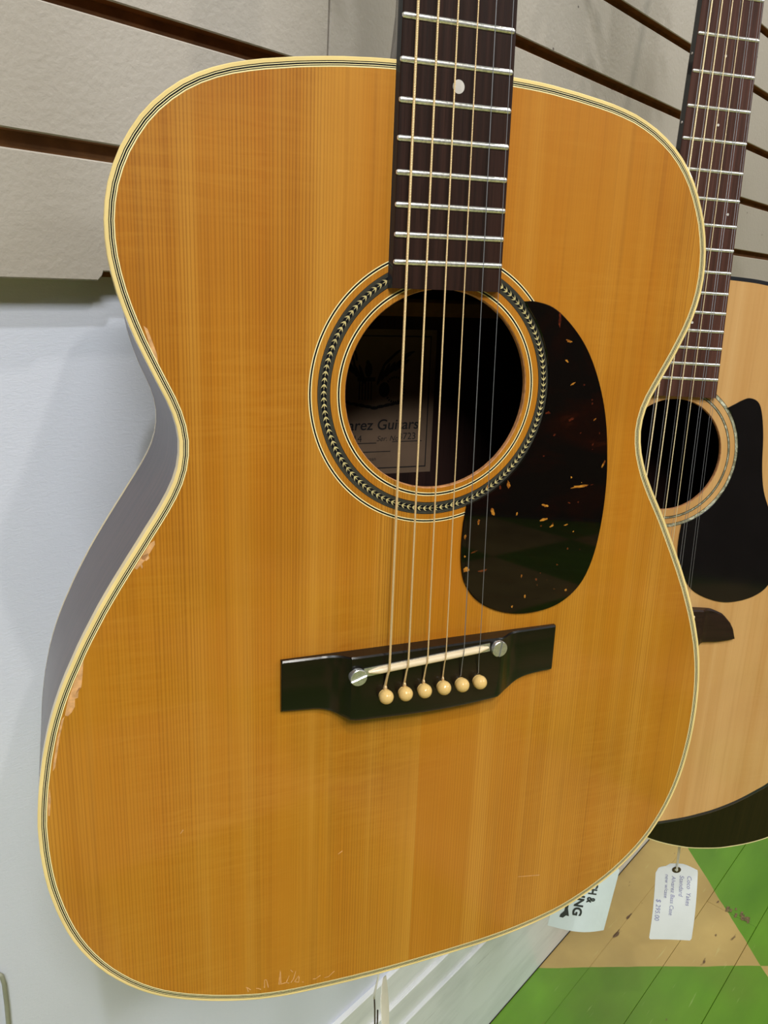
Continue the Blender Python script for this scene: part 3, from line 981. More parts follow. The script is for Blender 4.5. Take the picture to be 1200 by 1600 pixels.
text_mesh('label_lettering', 'Alvarez Guitars', 0.0090, LP, 'label_ink', lab, loc=(-26.8 * MM, 107.6 * MM), squash=1.04, shear=0.12, bold=0.0001)
text_mesh('label_lettering', '5014', 0.006, LP, 'label_ink', lab, loc=(-17 * MM, 100.2 * MM))
text_mesh('label_lettering', 'Ser. No.', 0.0046, LP, 'label_ink', lab, loc=(4.5 * MM, 100.4 * MM), shear=0.3)
text_mesh('label_lettering', '3723', 0.006, LP, 'label_ink', lab, loc=(19 * MM, 101 * MM))
text_mesh('label_lettering', 'japan', 0.0032, LP, 'label_ink', lab, loc=(-2 * MM, 88.3 * MM))
# emblem: spread wings, striped shield, small guitar
b = Buf()
def blob(b, cx_, cy_, rx, ry, rot=0, n=14):
    P_ = []
    for k in range(n):
        a = 2 * math.pi * k / n
        x, y = rx * math.cos(a), ry * math.sin(a)
        P_.append(((cx_ + x * math.cos(rot) - y * math.sin(rot)) * MM, (cy_ + x * math.sin(rot) + y * math.cos(rot)) * MM, lz + 0.00001))
    b.add(P_, [tuple(range(n))])
for sx in (-1, 1):
    for k in range(6):
        blob(b, 0 + sx * (6 + k * 3.0), 141 + k * 1.6 - (k > 3) * 1, 1.1, 6.5 - 0.5 * k, -sx * (0.35 + 0.12 * k))
blob(b, -2, 144, 2.4, 4.5); blob(b, -2.6, 148.5, 1.2, 1.3)
for k in range(8):
    blob(b, -22 + k * 1.7, 150 + (k % 3) * 2.2, 0.7, 3.2, 0.9 - k * .1); blob(b, 9 + k * 2.2, 148 + (k % 4) * 2.0, 0.8, 3.6, -0.7 - k * .08)
for k in range(5):
    rect(b, -8 + k * 1.9, 126, -7.1 + k * 1.9, 137, lz + 0.00001)
rect(b, -9, 137, 2.5, 139.5, lz + 0.00001)
for k in range(9):
    blob(b, -14 + k * 4.1, 121 - abs(k - 4) * -0.8, 2.8, 1.0, 0.4 * (k - 4) / 4)
blob(b, 8.5, 132, 3.6, 4.6)
for k in range(26):
    a_ = 2 * math.pi * k / 26; blob(b, 15.5 + 6.2 * math.cos(a_), 132 + 7.6 * math.sin(a_), 0.8, 0.5, a_)
b.go('label_emblem', 'label_ink', lab)

# pickguard
PG = [(44.2, 187.4), (50.5, 187.5), (60.9, 184.9), (70.9, 178.1), (81.1, 167.9), (89.2, 155.7), (96.0, 140.8), (100.7, 125.5), (103.6, 109.0), (105.3, 91.5), (105.0, 70.4), (102.2, 50.1), (96.3, 34.7), (86.6, 24.8), (74.1, 19.7), (57.4, 18.6), (42.1, 22.1), (29.5, 29.2), (21.6, 38.7), (18.2, 48.5), (17.2, 60.8), (17.6, 74.1)]
sm_ = catmull(PG, 5, closed=False)
a0 = math.atan2(81.9 - HC[1], 19.6); a1 = math.atan2(187.4 - HC[1], 44.0)
arc = [(HC[0] + 62.0 * math.cos(a0 + (a1 - a0) * k / 40), HC[1] + 62.0 * math.sin(a0 + (a1 - a0) * k / 40)) for k in range(40)]
b = Buf(); b.prism(mm(sm_ + arc), 0.00008, 0.0011, 0.00035)
pgd = b.go('pickguard', 'tortoise_shell', g1, True, 25)
FL = [[65.2,178.8,4,18],[72.1,168.3,10,4],[71.7,158.2,6,2.5],[76.6,146.3,9,3],[77.9,127.6,10,4],[63.3,131.3,8,4],[101.6,102.3,3,12],[81.6,95.7,3,3],[87.1,90.3,28,4],[42.8,93.8,5,11],[37.9,92.3,3,7],[34.4,79.2,5,12],[30.2,93.4,2,6],[66.5,72.8,11,4],[71.8,68.8,7,3],[81.3,68.8,8,2.5],[49.3,77.2,3,6],[26.4,74.5,4,8],[25.3,57.9,10,2.5],[20.7,48.3,10,7],[30.8,46.6,14,4],[19.0,66.6,3,8],[58.6,28.9,3,6],[55.4,41.3,2,6],[85.2,29.9,4,4],[50.9,23.7,3,4],[66.5,80.7,10,4],[19.6,55.6,3,4]]
am, rd = Buf(), Buf(); rr = random.Random(5)
def sliver(b, x, y, w_, h_, z, rot):
    n = 12; P_ = []
    for k in range(n):
        a = 2 * math.pi * k / n
        k2 = rr.uniform(0.55, 1.15)
        u, v_ = w_ / 2 * math.cos(a) * k2, h_ / 2 * math.sin(a) * k2
        P_.append(((x + u * math.cos(rot) - v_ * math.sin(rot)) * MM, (y + u * math.sin(rot) + v_ * math.cos(rot)) * MM, z))
    b.add(P_, [tuple(range(n))])
for i, (x, y, w_, h_) in enumerate(FL):
    sliver(rd if i in (0, 4, 5, 10, 18, 20) else am, x, y, w_ / 2.3, h_ / 2.4, 0.00112, rr.uniform(-0.5, 0.5))
for k in range(34):
    x, y = rr.uniform(62, 103), rr.uniform(30, 175)
    if math.hypot(x, y - 142.9) < 64 or ((x - 62) / 41) ** 2 + ((y - 95) / 90) ** 2 > 0.85:
        continue
    sliver(rd if rr.random() < .8 else am, x, y, rr.uniform(.5, 2.4), rr.uniform(.4, 1.4), 0.00111, rr.uniform(-1, 1))
am.go('amber_flecks', 'amber_fleck', pgd, kind='stuff'); rd.go('red_flecks', 'red_fleck', pgd, kind='stuff')

# bare worn patches and scratches in the finish
WEAR = [[[-172.2,22.5],[-173,15.3],[-174.0,8.7],[-175.1,8.6],[-175.7,3.7],[-177.1,3.3],[-177.3,-0.6],[-178.9,-3.3],[-180.6,-5.0],[-181.9,-4.4],[-180.3,2.5],[-176.9,11.6]],
 [[-182.0,-4.7],[-182.6,-6.5],[-184.7,-14.4],[-185.6,-19.3],[-187.8,-30.6],[-188.9,-32.2],[-188.4,-28],[-186.1,-16.3],[-183.5,-6.5]],
 [[-190.9,-41.1],[-190.8,-47.3],[-191.9,-55.8],[-192.5,-55.6],[-192.0,-47.1]],
 [[-139.6,172.1],[-138.0,170.8],[-136.2,165.5],[-134.5,160.2],[-134.2,156.6],[-136.3,160.4]],
 [[-138.7,76.9],[-138.6,74.9],[-140.6,71.7],[-143.6,67.4],[-147.0,63.7],[-148.1,64.4],[-144.5,69.7],[-140.6,75.7]],
 [[-144.3,70.0],[-141.9,71.0],[-141.2,68.6],[-142.7,67.4],[-145.0,68.6]], [[-144.9,66.6],[-144.3,64.9],[-144.7,63.8],[-145.3,65.0]],
 [[129.6,-118],[130.5,-117.2],[131.4,-119],[130.2,-119.6]], [[-108,246],[-106.2,246.4],[-105.6,243],[-107.2,241.4],[-108.4,243]], [[-97,236],[-94,238],[-92.5,235],[-95,233.4]]]
b = Buf()
for w_ in WEAR[:7]:
    P_ = [(x * MM, y * MM, 0.00002) for x, y in w_]
    cxm = (sum(p[0] for p in P_) / len(P_), sum(p[1] for p in P_) / len(P_), 0.00002)
    b.add([cxm] + P_, [(0, k + 1, (k + 1) % len(P_) + 1) for k in range(len(P_))])
SCR = [[[-99.5,-187.5],[-98.1,-188.6],[-96.7,-190.3]],[[-98.8,-188.3],[-98.1,-191.2]],[[-93.8,-190.1],[-92.3,-190.8],[-90.9,-191.9]],[[-88.9,-185.8],[-88.9,-191.6]],[[-88.6,-185.9],[-87.7,-186.5],[-86.7,-192.0]],[[-79.8,-182.3],[-80.6,-192.0]],[[-79.6,-183.5],[-79.5,-191.5]],[[-80.5,-191.9],[-76.6,-192.0]],[[-74.6,-187.7],[-76.3,-192.0],[-74.6,-193.0]],[[-73.9,-183.9],[-72.6,-185.8]],[[-70.8,-185.8],[-72.1,-190.8],[-73.6,-193]],[[-69.0,-189.6],[-71.5,-193.0],[-69.0,-194.2],[-68.8,-190.3]],[[-67.0,-194.6],[-66.0,-195.2]],[[-60.6,-194.8],[-58.8,-195.1],[-56.0,-193.6]],[[-53.6,-196.2],[-51.0,-196.1],[-47.5,-193.3]],
       [[-47, -113.5], [-44.5, -112]], [[72, -160], [88, -163]], [[-132,-80],[-130.5,-78]]]
for L_ in SCR:
    L2 = [Vector((x * MM, y * MM, 0)) for x, y in L_]
    for p, q_ in zip(L2, L2[1:]):
        d = (q_ - p).normalized(); nn = Vector((-d.y, d.x, 0)) * 0.00028
        b.add([p - nn * .5 + Vector((0, 0, .00002)), q_ - nn + Vector((0, 0, .00002)), q_ + nn + Vector((0, 0, .00002)), p + nn * .5 + Vector((0, 0, .00002))], [(0, 1, 2, 3)])
b.go('worn_finish', 'bare_wood', g1, kind='stuff')

# bridge
def bridge_mesh(xs_h, yb, yt, mat, parent, name='bridge', chl=2.2, cht=0.9):
    v = []; f = []; n = 7
    for x, h_ in xs_h:
        b_, t_ = yb(x), yt(x)
        cl = min(chl, h_ * .55)
        for y, z in ((b_, 0.05), (b_ + 0.1, h_ - cl), (b_ + cl * .55, h_ - cl * .3), (b_ + cl * 1.4, h_), (t_ - cht, h_), (t_, h_ - cht * .8), (t_ + 0.05, 0.05)):
            v.append((x * MM, y * MM, z * MM))
    for i in range(len(xs_h) - 1):
        for k in range(n):
            f.append((i * n + k, i * n + (k + 1) % n, (i + 1) * n + (k + 1) % n, (i + 1) * n + k))
    f.append(tuple(range(n))); f.append(tuple((len(xs_h) - 1) * n + k for k in range(n)))
    return mk(name, v, f, mat, parent, True, sharp=28)


def interp(tab):
    def g(x):
        if x <= tab[0][0]:
            return tab[0][1]
        for (a, p), (c_, q_) in zip(tab, tab[1:]):
            if x <= c_:
                u = (x - a) / (c_ - a)
                return p + (q_ - p) * u
        return tab[-1][1]
    return g


yb1 = interp(catmull([(-80, -19.0), (-69.5, -19.9), (-60.8, -20.6), (-54.5, -22.6), (-48, -25.8), (-41.8, -27.9), (-28, -28.6), (-8, -29.4), (12, -29.4), (37, -28.0), (50.5, -25.9), (55.8, -22.2), (63.3, -19.7), (72.8, -18.7), (80.2, -18.6)], 4, False))
hts = []
for x in [-80.2, -79.6] + [-78 + k * 3 for k in range(53)] + [79.6, 80.2]:
    ax = abs(x + 0.8)
    if ax < 44: h_ = 9.0
    elif ax < 57:
        u = (ax - 44) / 13; h_ = 3.3 + 5.7 * (1 - u) ** 2.3
    else: h_ = 3.3 - (ax - 57) * 0.02
    if abs(x) > 80: h_ -= 0.5
    hts.append((x, h_))
br = bridge_mesh(hts, yb1, lambda x: 9.5, 'ebony_bridge', g1)
# saddle, metal slot frame, adjuster screws
sad_a, sad_b = Vector((-36.2, 0.6)), Vector((33.2, 5.1))
dv = (sad_b - sad_a).normalized(); nv = Vector((-dv.y, dv.x))
def barpoly(a, c_, w_):
    return [((p + nv * w_ * s_)) for p, s_ in ((a, -1), (c_, -1), (c_, 1), (a, 1))]
P_ = [(p.x * MM, p.y * MM) for p in barpoly(sad_a - dv * 2.2, sad_b + dv * 1.0, 2.35)]
b = Buf(); b.prism(P_, 0.0088, 0.0094); b.go('saddle_frame', 'nickel', br)
L_ = (sad_b - sad_a).length; v = []; f = []; n = 9
for i in range(13):
    u = i / 12; c_ = sad_a + dv * L_ * u
    e_ = min(1, (min(u, 1 - u) * L_ + .2) / 1.8) ** .5
    for k in range(n):
        a = math.pi * k / (n - 1)
        off = math.cos(a) * 1.75 * e_; z = 9.3 + (2.6 if 0 < k < n - 1 else 0) * e_ * math.sin(a) ** .6
        p = c_ + nv * off
        v.append((p.x * MM, p.y * MM, z * MM))
for i in range(12):
    for k in range(n):
        f.append((i * n + k, i * n + (k + 1) % n, (i + 1) * n + (k + 1) % n, (i + 1) * n + k))
f.append(tuple(range(n))); f.append(tuple(12 * n + k for k in range(n)))
mk('saddle', v, f, 'bone', br, True, sharp=60)
for (x, y), rot in (((-41.9, -1.0), 0.32), ((39.4, 4.0), 1.42)):
    q = Buf(); r_ = 4.5
    # slotted cheese-head screw: lathe with slot cut as two raised halves
    q.lathe([(r_ * MM, -0.0012), (r_ * MM, 0.0016), (r_ * .97 * MM, 0.0019)], 36)
    for s_ in (-1, 1):
        H_ = []
        for k in range(19):
            a = -math.pi / 2 + math.pi * k / 18
            X_, Y_ = r_ * math.cos(a), r_ * math.sin(a)
            X_ = max(X_, 0.55)
            H_.append((s_ * X_ * MM, Y_ * MM))
        q.prism(H_, 0.0018, 0.0026, 0.0003)
    o = q.go('saddle_screw', 'nickel', br, True, 35)
    o.location = (x * MM, y * MM, 0.0090); o.rotation_euler = (0, 0, rot - math.pi / 2)
pins_x = [-26.5, -15.6, -4.6, 6.7, 17.6, 28.3]
for x in pins_x:
    pin(br, x, -13.9, 9.0, 'pin_ivory')

# neck, board, frets, strings
zc1 = lambda y: 3.97 - 0.0112 * (y - 250)
def hw1(y):
    if y < 305: return 27.75 + 0.0045 * (287 - y)
    return 27.67 + (21.9 - 27.67) * (y - 305) / 340
frets1 = []
FR = {13: (-28.0, 26.9, 303.9, 304.6), 14: (-28.3, 27.2, 286.9, 287.8), 15: (-28.3, 27.5, 270.9, 271.8), 16: (-28.5, 27.6, 255.4, 256.3), 17: (-28.5, 27.8, 241.3, 242.0), 18: (-28.5, 28.0, 227.7, 228.4), 19: (-28.4, 28.1, 214.9, 215.6), 20: (-28.4, 28.1, 202.9, 203.5)}
for n_ in range(1, 21):
    if n_ in FR:
        xl, xr, yl, yr = FR[n_]
    else:
        y = 645 * 2 ** (-n_ / 12); y += 0.3; xl, xr, yl, yr = -hw1(y), hw1(y), y - .3, y + .3
    frets1.append((xl, xr, yl, yr, zc1((yl + yr) / 2)))
dots1 = [(0.2, 279.0, 2.9)] + [(0, 645 * (2 ** (-n_ / 12) + 2 ** (-(n_ - 1) / 12)) / 2, 2.9) for n_ in (9, 7, 5)] + [(s_ * 12, 331.5, 2.9) for s_ in (-1, 1)]
nm1 = dict(board='rosewood_board', edge='black_binding', neck='neck_mahogany')
neck_set(g1, zc1, hw1, 191.3, 284.5, 21.9, nm1, frets1, dots1, [], 0.05)

sad_pts = [(-25.9, 2.2), (-15.4, 2.8), (-4.4, 3.4), (6.2, 4.1), (16.8, 4.6), (26.3, 5.2)]
nut_x = [-19.5, -11.3, -3.8, 4.7, 11.3, 18.6]
rad = [0.66, 0.53, 0.42, 0.32, 0.21, 0.16]
for k in range(6):
    sx, sy = sad_pts[k]; r_ = rad[k]
    px_ = pins_x[k]
    nz_ = 1.6
    P_ = [(nut_x[k], 648, nz_), (sx + (nut_x[k] - sx) * .5, 325, (nz_ + 12.4) / 2), (sx, sy + 1.5, 12.25 + r_), (sx, sy - .2, 12.0 + r_), (sx + (px_ - sx) * .3, sy - 4, 11.0), (px_ - 0.2, -9.2, 9.5), (px_ - .6, -11.2, 7.5)]
    b = Buf(); b.tube(mm(P_), [r_ * MM] * 5 + [(r_ + .12) * MM] * 2, 8)
    # twisted end where the ball winding sits
    if k < 4:
        b.tube(mm([(px_ - .3, -8.2, 9.7), (px_ + .25, -9.6, 9.6), (px_ - .5, -10.9, 9.3)]), (r_ + .25) * MM, 8)
    b.go('string', 'bronze_winding' if k < 4 else 'plain_steel', g1, True, label='thick wound bronze string' if k < 4 else 'thin plain steel string')
# end pin
def end_pin(parent, y, z, mat='black_binding'):
    q = Buf(); q.lathe([(3 * MM, 0), (3.4 * MM, 5 * MM), (5.6 * MM, 9 * MM), (6.0 * MM, 11.5 * MM), (4 * MM, 13 * MM)], 18)
    o = q.go('strap_pin', mat, parent, True, 40)
    o.location = (0, y * MM, z * MM); o.rotation_euler = (math.pi / 2, 0, 0)
end_pin(g1, -205.0, -50)

# ================================================================== GUITAR 2 (twelve string)
g2 = empty('acoustic_guitar', G2, 'pale twelve-string acoustic guitar with black pickguard, hanging right behind the amber one', 'guitar', 'acoustic guitars hanging along the slat wall')
HALF2 = [(0, -210.8), (18, -210.4), (36.6, -209.2), (64, -206.2), (80, -203.2), (96.5, -199.2), (118, -191.3), (139, -180.6), (148.7, -174.6), (163, -162), (177, -143), (187, -118), (192.5, -90), (193, -60), (188, -28), (177, 5), (161, 38), (146, 68), (136, 95), (131, 120), (132, 146), (137, 172), (142, 198), (143.5, 222), (138, 245), (124, 263.5), (100, 275.5), (66, 282.2), (34.3, 284.2), (0, 284.8)]
OUT2 = catmull([(x, y) for x, y in HALF2] + [(-x, y) for x, y in HALF2[-2:0:-1]], 5)
mats2 = dict(top='pale_spruce', edge='hole_edge_wood', binding='black_binding', side='black_brown_wood', back_binding='cream_line')
HC2 = (0, 140.0)
body(g2, OUT2, 3.2, 112, HC2, 47.4, mats2, purf=False)
b = Buf(); arc_ring(b, HC2, 60.3, 62.6, 0.00005)
ros2 = b.go('rosette', 'abalone', g2)
b = Buf(); arc_ring(b, HC2, 59.9, 60.3, 0.00005); arc_ring(b, HC2, 62.6, 62.95, 0.00005); arc_ring(b, HC2, 53.2, 53.75, 0.00005); arc_ring(b, HC2, 54.9, 55.4, 0.00005)
b.go('black_ring', 'black_line', ros2)
b = Buf(); arc_ring(b, HC2, 53.75, 54.9, 0.00005); b.go('grey_ring', 'abalone', ros2)
PG2 = [(46.5, 181.2), (53.9, 185.2), (59.4, 188.2), (66.2, 190.4), (74.5, 187.5), (79.6, 178.5), (84.3, 159.6), (88.0, 133), (92.7, 113), (99.6, 98.1), (109, 82), (117, 64), (119, 44), (113.5, 26.0), (104.5, 16.8), (89.5, 10.8), (70.6, 9.1), (50.9, 14.1), (35.8, 23.1), (24.5, 39.6), (19.4, 54.1), (18.6, 70)]
a0 = math.atan2(79.8 - HC2[1], 19.3); a1 = math.atan2(181.2 - HC2[1], 46.5)
arc = [(62.8 * math.cos(a0 + (a1 - a0) * k / 40), HC2[1] + 62.8 * math.sin(a0 + (a1 - a0) * k / 40)) for k in range(40)]
b = Buf(); b.prism(mm(catmull(PG2, 5, False) + arc), 0.00008, 0.0009, 0.0003)
b.go('pickguard', 'dark_gloss_plate', g2, True, 25)
zc2 = lambda y: 5.0
hw2 = lambda y: (59.8 + 0.05185 * (288.6 - y)) / 2
fr2 = []
for n_ in range(1, 21):
    y = 648 * 2 ** (-n_ / 12)
    fr2.append((-hw2(y), hw2(y), y, y, 5.0))
nm2 = dict(board='brown_rosewood_board', edge='black_binding', neck='neck_mahogany')
neck_set(g2, zc2, hw2, 189.3, 286, 21.5, nm2, fr2, [(-0.6, 445, 1.0), (0.8, 396.8, 1.0), (19.5, 333.1, 1.0), (-19.5, 333.1, 1.0), (0, 280.6, 1.0), (1.5, 248.9, 1.0), (0, 501, 1.0)], [445, 396.8, 338, 326], 0.05, flare=0.8, tuners=6)
hb2 = []
for k in range(55):
    x = -86 + k * 172 / 54; ax = abs(x)
    h_ = 8.5 if ax < 48 else 3.6 + 4.9 * max(0, 1 - (ax - 48) / 9) ** 2
    hb2.append((x, h_ if ax < 85.5 else 3.0))
yt2 = interp([(-86, -24), (-84.8, -18), (-80, -10.2), (-70.9, -1.2), (-58.8, 3.6), (-43.6, 4.6), (0, 5.2), (43.6, 4.6), (58.8, 3.6), (70.9, -1.2), (80, -10.2), (84.8, -18), (86, -24)])
yb2 = interp([(-86, -25.6), (-68.8, -27.8), (-52.9, -27.6), (-49, -29), (0, -34), (49, -29), (52.9, -27.6), (68.8, -27.8), (86, -25.6)])
br2 = bridge_mesh(hb2, yb2, yt2, 'brown_bridge', g2, chl=0.9, cht=1.4)
b = Buf(); b.cbox((-38 * MM, -2.5 * MM, 8.2 * MM), (38 * MM, 0.4 * MM, 12 * MM), 0.0006); b.go('saddle', 'bone', br2)
gauge = [0.62, 0.5, 0.38, 0.28, 0.2, 0.15]; octv = [0.32, 0.22, 0.16, 0.13, 0.2, 0.15]
for k in range(6):
    for j in (0, 1):
        x0 = -28.5 + 11.4 * k + (1.15 if j == (1 if k < 4 else 0) else -1.15); x1 = -18 + 7.2 * k + (0.8 if j == (1 if k < 4 else 0) else -0.8)
        r_ = (gauge if j else octv)[k]
        q = Buf(); q.tube(mm([(x1, 648, 6.5), (x0, -1, 12.2 + r_), (x0, -13 - 7 * j, 7.8)]), r_ * MM, 6)
        q.go('string', 'pale_bronze_winding' if (j and k < 4) else 'plain_steel', g2, True)
        pin(br2, x0, -14.5 - 7 * j, 8.5, 'pin_ivory', 2.6)
end_pin(g2, -214.0, -56)

# ================================================================== GUITAR 3 (dark, only its lower rim shows)
g3 = empty('acoustic_guitar', G3, 'dark brown acoustic guitar with a thin cream rim, mostly hidden behind the pale one', 'guitar', 'acoustic guitars hanging along the slat wall')
H3 = [(0, 2.0), (15, 2.3), (29, 3.6), (57, 8.8), (84, 17.3), (115, 33), (145, 56), (168, 84), (183, 116), (188, 150), (183, 185), (168, 222), (148, 254), (134, 282), (129, 308), (133, 338), (140, 372), (143, 402), (138, 434), (122, 460), (94, 477), (56, 485), (25, 487), (0, 487)]
OUT3 = catmull(H3 + [(-x, y) for x, y in H3[-2:0:-1]], 5)
mats3 = dict(top='black_brown_wood', edge='hole_edge_wood', binding='cream_line', side='black_brown_wood', back_binding='cream_line')
HC3 = (0, 340.0)
body(g3, OUT3, 1.5, 96, HC3, 50, mats3, purf=False)
b = Buf(); arc_ring(b, HC3, 56, 60, 0.00005); b.go('rosette', 'cream_line', g3)
OFF3 = 200.0
nk = bpy.data.objects.new('neck_assembly', None)
# neck parts share the guitar frame, shifted up by OFF3
before = set(COL.objects)
zc3 = lambda y: 5.0
hw3 = lambda y: 28 + (21.5 - 28) * (y - 190) / 455
fr3 = [(-hw3(645 * 2 ** (-n_ / 12)), hw3(645 * 2 ** (-n_ / 12)), 645 * 2 ** (-n_ / 12), 645 * 2 ** (-n_ / 12), 5.0) for n_ in range(1, 21)]
neck_set(g3, zc3, hw3, 191, 287, 21.5, nm1, fr3, [(0, 279, 2.5)], [], 0.05)
hb3 = [(-78 + k * 156 / 40, 8.5 if abs(-78 + k * 156 / 40) < 44 else 3.4) for k in range(41)]
br3 = bridge_mesh(hb3, lambda x: -27, lambda x: 8, 'ebony_bridge', g3)
b = Buf(); b.cbox((-36 * MM, -1.5 * MM, 8.2 * MM), (36 * MM, 1.5 * MM, 12 * MM), 0.0006); b.go('saddle', 'bone', br3)
for k in range(6):
    x0 = -27 + 10.8 * k
    q = Buf(); q.tube(mm([(-18 + 7.2 * k, 648, 6.5), (x0, 0, 12.3), (x0, -11, 8)]), rad[k] * MM, 6); q.go('string', 'plain_steel', g3, True)
    pin(br3, x0, -13, 8.5, 'black_binding', 2.8)
bpy.data.objects.remove(nk)
for o in set(COL.objects) - before:
    if o.parent == g3:
        o.location.y += OFF3 * MM
end_pin(g3, -2.0, -50)

# ================================================================== wall hangers holding each neck
def hanger(G, off_y, label, rise=0.0):
    P_ = G @ Vector((0, (648 + 18 + off_y) * MM, -0.012))
    e = empty('wall_hanger', Matrix.Translation(P_), label, 'guitar hanger', 'guitar hangers on the slat wall')
    Rl = G.to_3x3()
    q = Buf(); q.cbox((-0.03, FY - P_.y - 0.008, rise - 0.045), (0.03, FY - P_.y - 0.0004, rise + 0.045), 0.003); q.go('back_plate', 'lamp_metal', e)
    ya = FY - P_.y - 0.006
    back = Rl @ Vector((0, 0, -0.05))
    q = Buf(); q.tube([(0, ya, rise), (back.x, back.y, back.z)], 0.005, 10); q.go('arm', 'lamp_metal', e, True)
    for s_ in (-1, 1):
        q = Buf(); a = Rl @ Vector((s_ * 0.036, -0.004, -0.05)); c_ = Rl @ Vector((s_ * 0.040, -0.004, 0.022)); m_ = Rl @ Vector((0, 0, -0.05))
        q.tube([m_, a, c_], 0.0055, 10); q.go('yoke_prong', 'lamp_metal', e, True)
hanger(G1, 0, 'metal wall hanger holding the amber guitar')
hanger(G2, 0, 'metal wall hanger holding the pale twelve-string')
hanger(G3, OFF3, 'metal wall hanger holding the dark hidden guitar', 0.42)

# ================================================================== tags
def tag_card(root, corners, curl, thick, mat, outline_uv, name='card'):
    """corners tl,tr,br,bl (metres, local); card follows the bilinear patch, bent by curl"""
    tl, tr, br_, bl = [Vector(c_) for c_ in corners]
    nrm = (tr - tl).cross(bl - tl).normalized()
    if nrm.z < 0: nrm = -nrm
    def place(u, v, up=0.0):
        p = tl.lerp(tr, u).lerp(bl.lerp(br_, u), v)
        return p + nrm * (curl(u, v) + up)
    bm = bmesh.new()
    vs = [bm.verts.new((u, v, 0)) for u, v in outline_uv]
    bm.faces.new(vs)
    for k in range(1, 10):
        bmesh.ops.bisect_plane(bm, geom=bm.verts[:] + bm.edges[:] + bm.faces[:], plane_co=(k / 10, 0, 0), plane_no=(1, 0, 0))
        bmesh.ops.bisect_plane(bm, geom=bm.verts[:] + bm.edges[:] + bm.faces[:], plane_co=(0, k / 10, 0), plane_no=(0, 1, 0))
    r_ = bmesh.ops.extrude_face_region(bm, geom=bm.faces[:])
    top = {v_ for v_ in r_['geom'] if isinstance(v_, bmesh.types.BMVert)}
    for v_ in bm.verts:
        v_.co = place(v_.co.x, v_.co.y, thick if v_ in top else 0)
    me = bpy.data.meshes.new(name); bmesh.ops.recalc_face_normals(bm, faces=bm.faces); bm.to_mesh(me); bm.free()
    me.materials.append(M[mat])
    o = bpy.data.objects.new(name, me); COL.objects.link(o); o.parent = root
    return o, place


def uvtext(name, body, place, u0, v0, size_u, aspect, card, mat, squash=1.0, bold=0.0, shear=0.0):
    """text running down the card; letters' tops point to the right. aspect = width/height of card"""
    def pl(x, y):
        # x runs down (v), y points right (u)
        return place(u0 + y, v0 + x * aspect, 0.0007)
    return text_mesh(name, body, size_u, lambda x, y: pl(x, y), mat, card, squash=squash, bold=bold, shear=shear)


def tag_root(G, pin_loc, label, name='price_tag'):
    mt = G.copy(); mt.translation = G @ Vector(pin_loc)
    return empty(name, mt, label, 'tag', 'tags hanging under the guitars')


SHAPE = [(0.06, 0.06), (0.13, 0.045), (0.24, 0.035), (0.34, 0.005), (0.5, 0.0), (0.66, 0.005), (0.76, 0.02), (0.90, 0.05), (0.99, 0.07), (1.0, 0.10), (1.0, 0.975), (0.97, 1.0), (0.03, 1.0), (0.0, 0.975), (0.0, 0.12)]
# tag of the dark guitar
pl3 = Vector((213.5, -383.0, -215)) * MM
r3 = tag_root(G2, pl3, 'white handwritten price tag on a string, in front of the green and ochre floor')
loc = lambda x, y, z=-215: Vector((x, y, z)) * MM - pl3
cn = [loc(184.0, -421.0), loc(244.8, -428.0), loc(251.0, -542.6), loc(188.3, -534.3)]
card3, plc3 = tag_card(r3, cn, lambda u, v: 0.004 * math.sin(v * 2.6) + 0.003 * (u - .5) ** 2 - 0.006 * v * 0, 0.0004, 'paper_white', SHAPE)
asp = 61.0 / 114.0
for s_, u0, v0, sz in (('Coco  Yakes', 0.76, 0.14, 0.145), ('Standard', 0.58, 0.14, 0.145), ('Alvarez Bass Case', 0.39, 0.15, 0.135), ('new w/case', 0.235, 0.13, 0.125), ('$ 295.00', 0.06, 0.44, 0.16)):
    uvtext('handwriting', s_, plc3, u0, v0, sz, asp, card3, 'pen_ink', squash=0.95, shear=0.25)
q = Buf()
ce = plc3(0.49, 0.075, 0.0007)
n_ = 18; ringv = []
xa = (cn[1] - cn[0]).normalized(); ya = (cn[3] - cn[0]).normalized(); za = xa.cross(ya).normalized()
if za.z < 0: za = -za
for R_ in (0.0066, 0.0026):
    for k in range(n_):
        a = 2 * math.pi * k / n_; ringv.append(ce + xa * R_ * math.cos(a) + ya * R_ * .72 * math.sin(a) + za * 0.0002)
q.add(ringv, [(k, (k + 1) % n_, n_ + (k + 1) % n_, n_ + k) for k in range(n_)])
q.go('eyelet', 'eyelet_brown', card3)
q = Buf(); q.tube([Vector((0.0008, 0.006, 0)), ce * .5 + Vector((0.0012, 0, 0.0004)), ce + Vector((0.0006, 0.0, 0.001)), ce + Vector((0, -0.0015, 0.0012))], 0.0006, 6)
q.tube([Vector((-0.0012, 0.006, 0)), ce * .5 - Vector((0.0008, 0, -0.0004)), ce + Vector((-0.0010, 0.0, 0.001)), ce + Vector((0, -0.0015, 0.0012))], 0.0006, 6)
q.go('string', 'tag_string', r3, True)

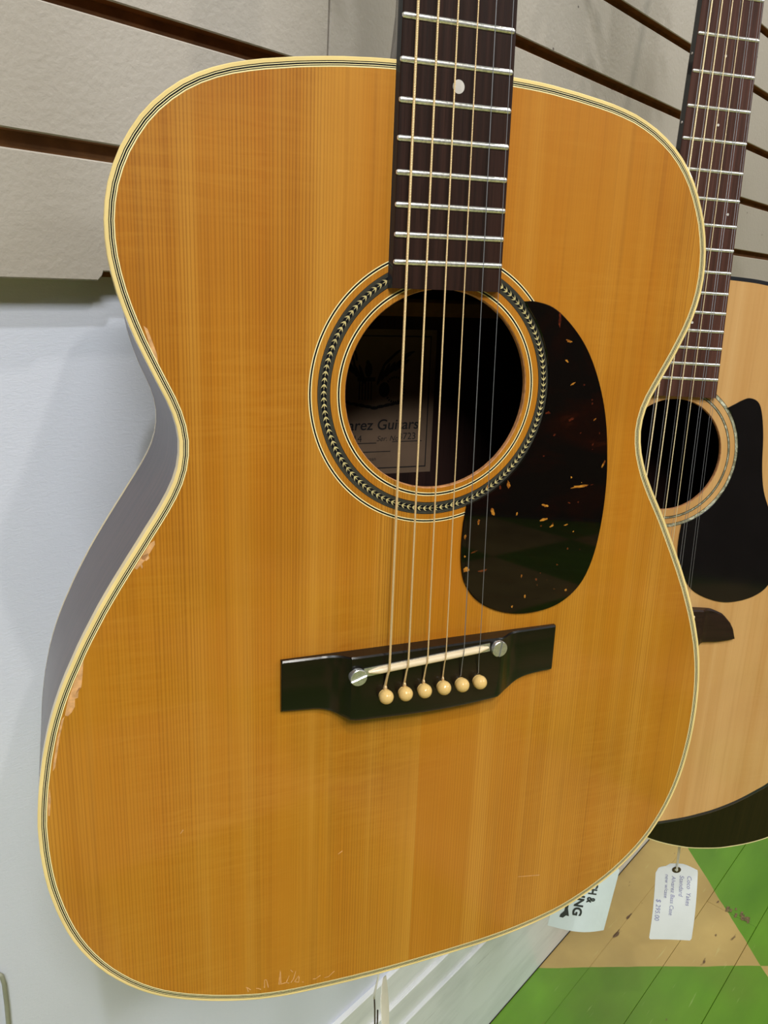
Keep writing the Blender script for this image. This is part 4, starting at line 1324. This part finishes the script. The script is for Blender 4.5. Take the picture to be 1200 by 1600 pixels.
# shop card of the pale guitar
pl2 = Vector((0, -226.0, -57)) * MM
r2 = tag_root(G2, pl2, 'pale green shop card with black lettering, half hidden behind the amber guitar', 'shop_card')
loc = lambda x, y, z=-57: Vector((x, y, z)) * MM - pl2
cn = [loc(-24.0, -281.5), loc(40.0, -300.0), loc(30.6, -375.0), loc(-33.5, -362.7)]
card2, plc2 = tag_card(r2, cn, lambda u, v: 0.006 * math.sin(u * math.pi) * v, 0.0004, 'shop_card_paper' if 'shop_card_paper' in M else 'paper_white',
                       [(0.03, 0.0), (0.94, 0.0), (1.0, 0.05), (1.0, 1.0), (0.0, 1.0), (0.0, 0.03)])
asp = 66 / 78.0
uvtext('shop_lettering', 'STITCH &', plc2, 0.54, 0.05, 0.20, asp, card2, 'print_ink', squash=0.72, bold=0.008)
uvtext('shop_lettering', 'STRING', plc2, 0.34, 0.20, 0.21, asp, card2, 'print_ink', squash=0.95, bold=0.008)
q = Buf()
def quad_uv(q, pl, pts, up=0.0007):
    q.add([pl(u, v, up) for u, v in pts], [tuple(range(len(pts)))])
quad_uv(q, plc2, [(0.20, 0.2), (0.255, 0.2), (0.25, 0.70), (0.29, 0.80), (0.24, 0.80), (0.20, 0.84), (0.145, 0.84), (0.15, 0.80), (0.20, 0.74)])
q.go('neck_logo', 'print_ink', card2)
q = Buf(); q.tube([Vector((0, 0.008, 0)), plc2(0.3, 0.06, 0.001)], 0.0006, 6); q.go('string', 'tag_string', r2, True)

# edge-on tag of the amber guitar
pl1 = Vector((0, -212.0, -50)) * MM
mt = G1.copy(); mt.translation = G1 @ pl1
r1 = empty('price_tag', mt, 'narrow cream tag seen edge-on, hanging below the amber guitar against the white wall', 'tag', 'tags hanging under the guitars')
loc = lambda x, y, z=-50: Vector((x, y, z)) * MM - pl1
# card twisted so that its edge faces the viewer
cn = [loc(-1.5, -266, -40), loc(9.0, -264, -57.5), loc(14.0, -346, -61), loc(-2.0, -350, -34)]
card1, plc1 = tag_card(r1, cn, lambda u, v: 0.0025 * math.sin(v * 3), 0.0005, 'tag_cream', SHAPE)
q = Buf()
q.tube([Vector((0, 0.006, 0)), loc(1.0, -250), loc(1.2, -262), loc(-1.0, -274), loc(-1.2, -279)], 0.0007, 6)
q.go('string', 'tag_string', r1, True)
q = Buf(); q.tube([loc(-1.0, -279), loc(-0.4, -288), loc(0.2, -303), loc(1.0, -311), loc(2.0, -300), loc(1.8, -290)], 0.0006, 6); q.go('string_loop', 'eyelet_brown', r1, True)
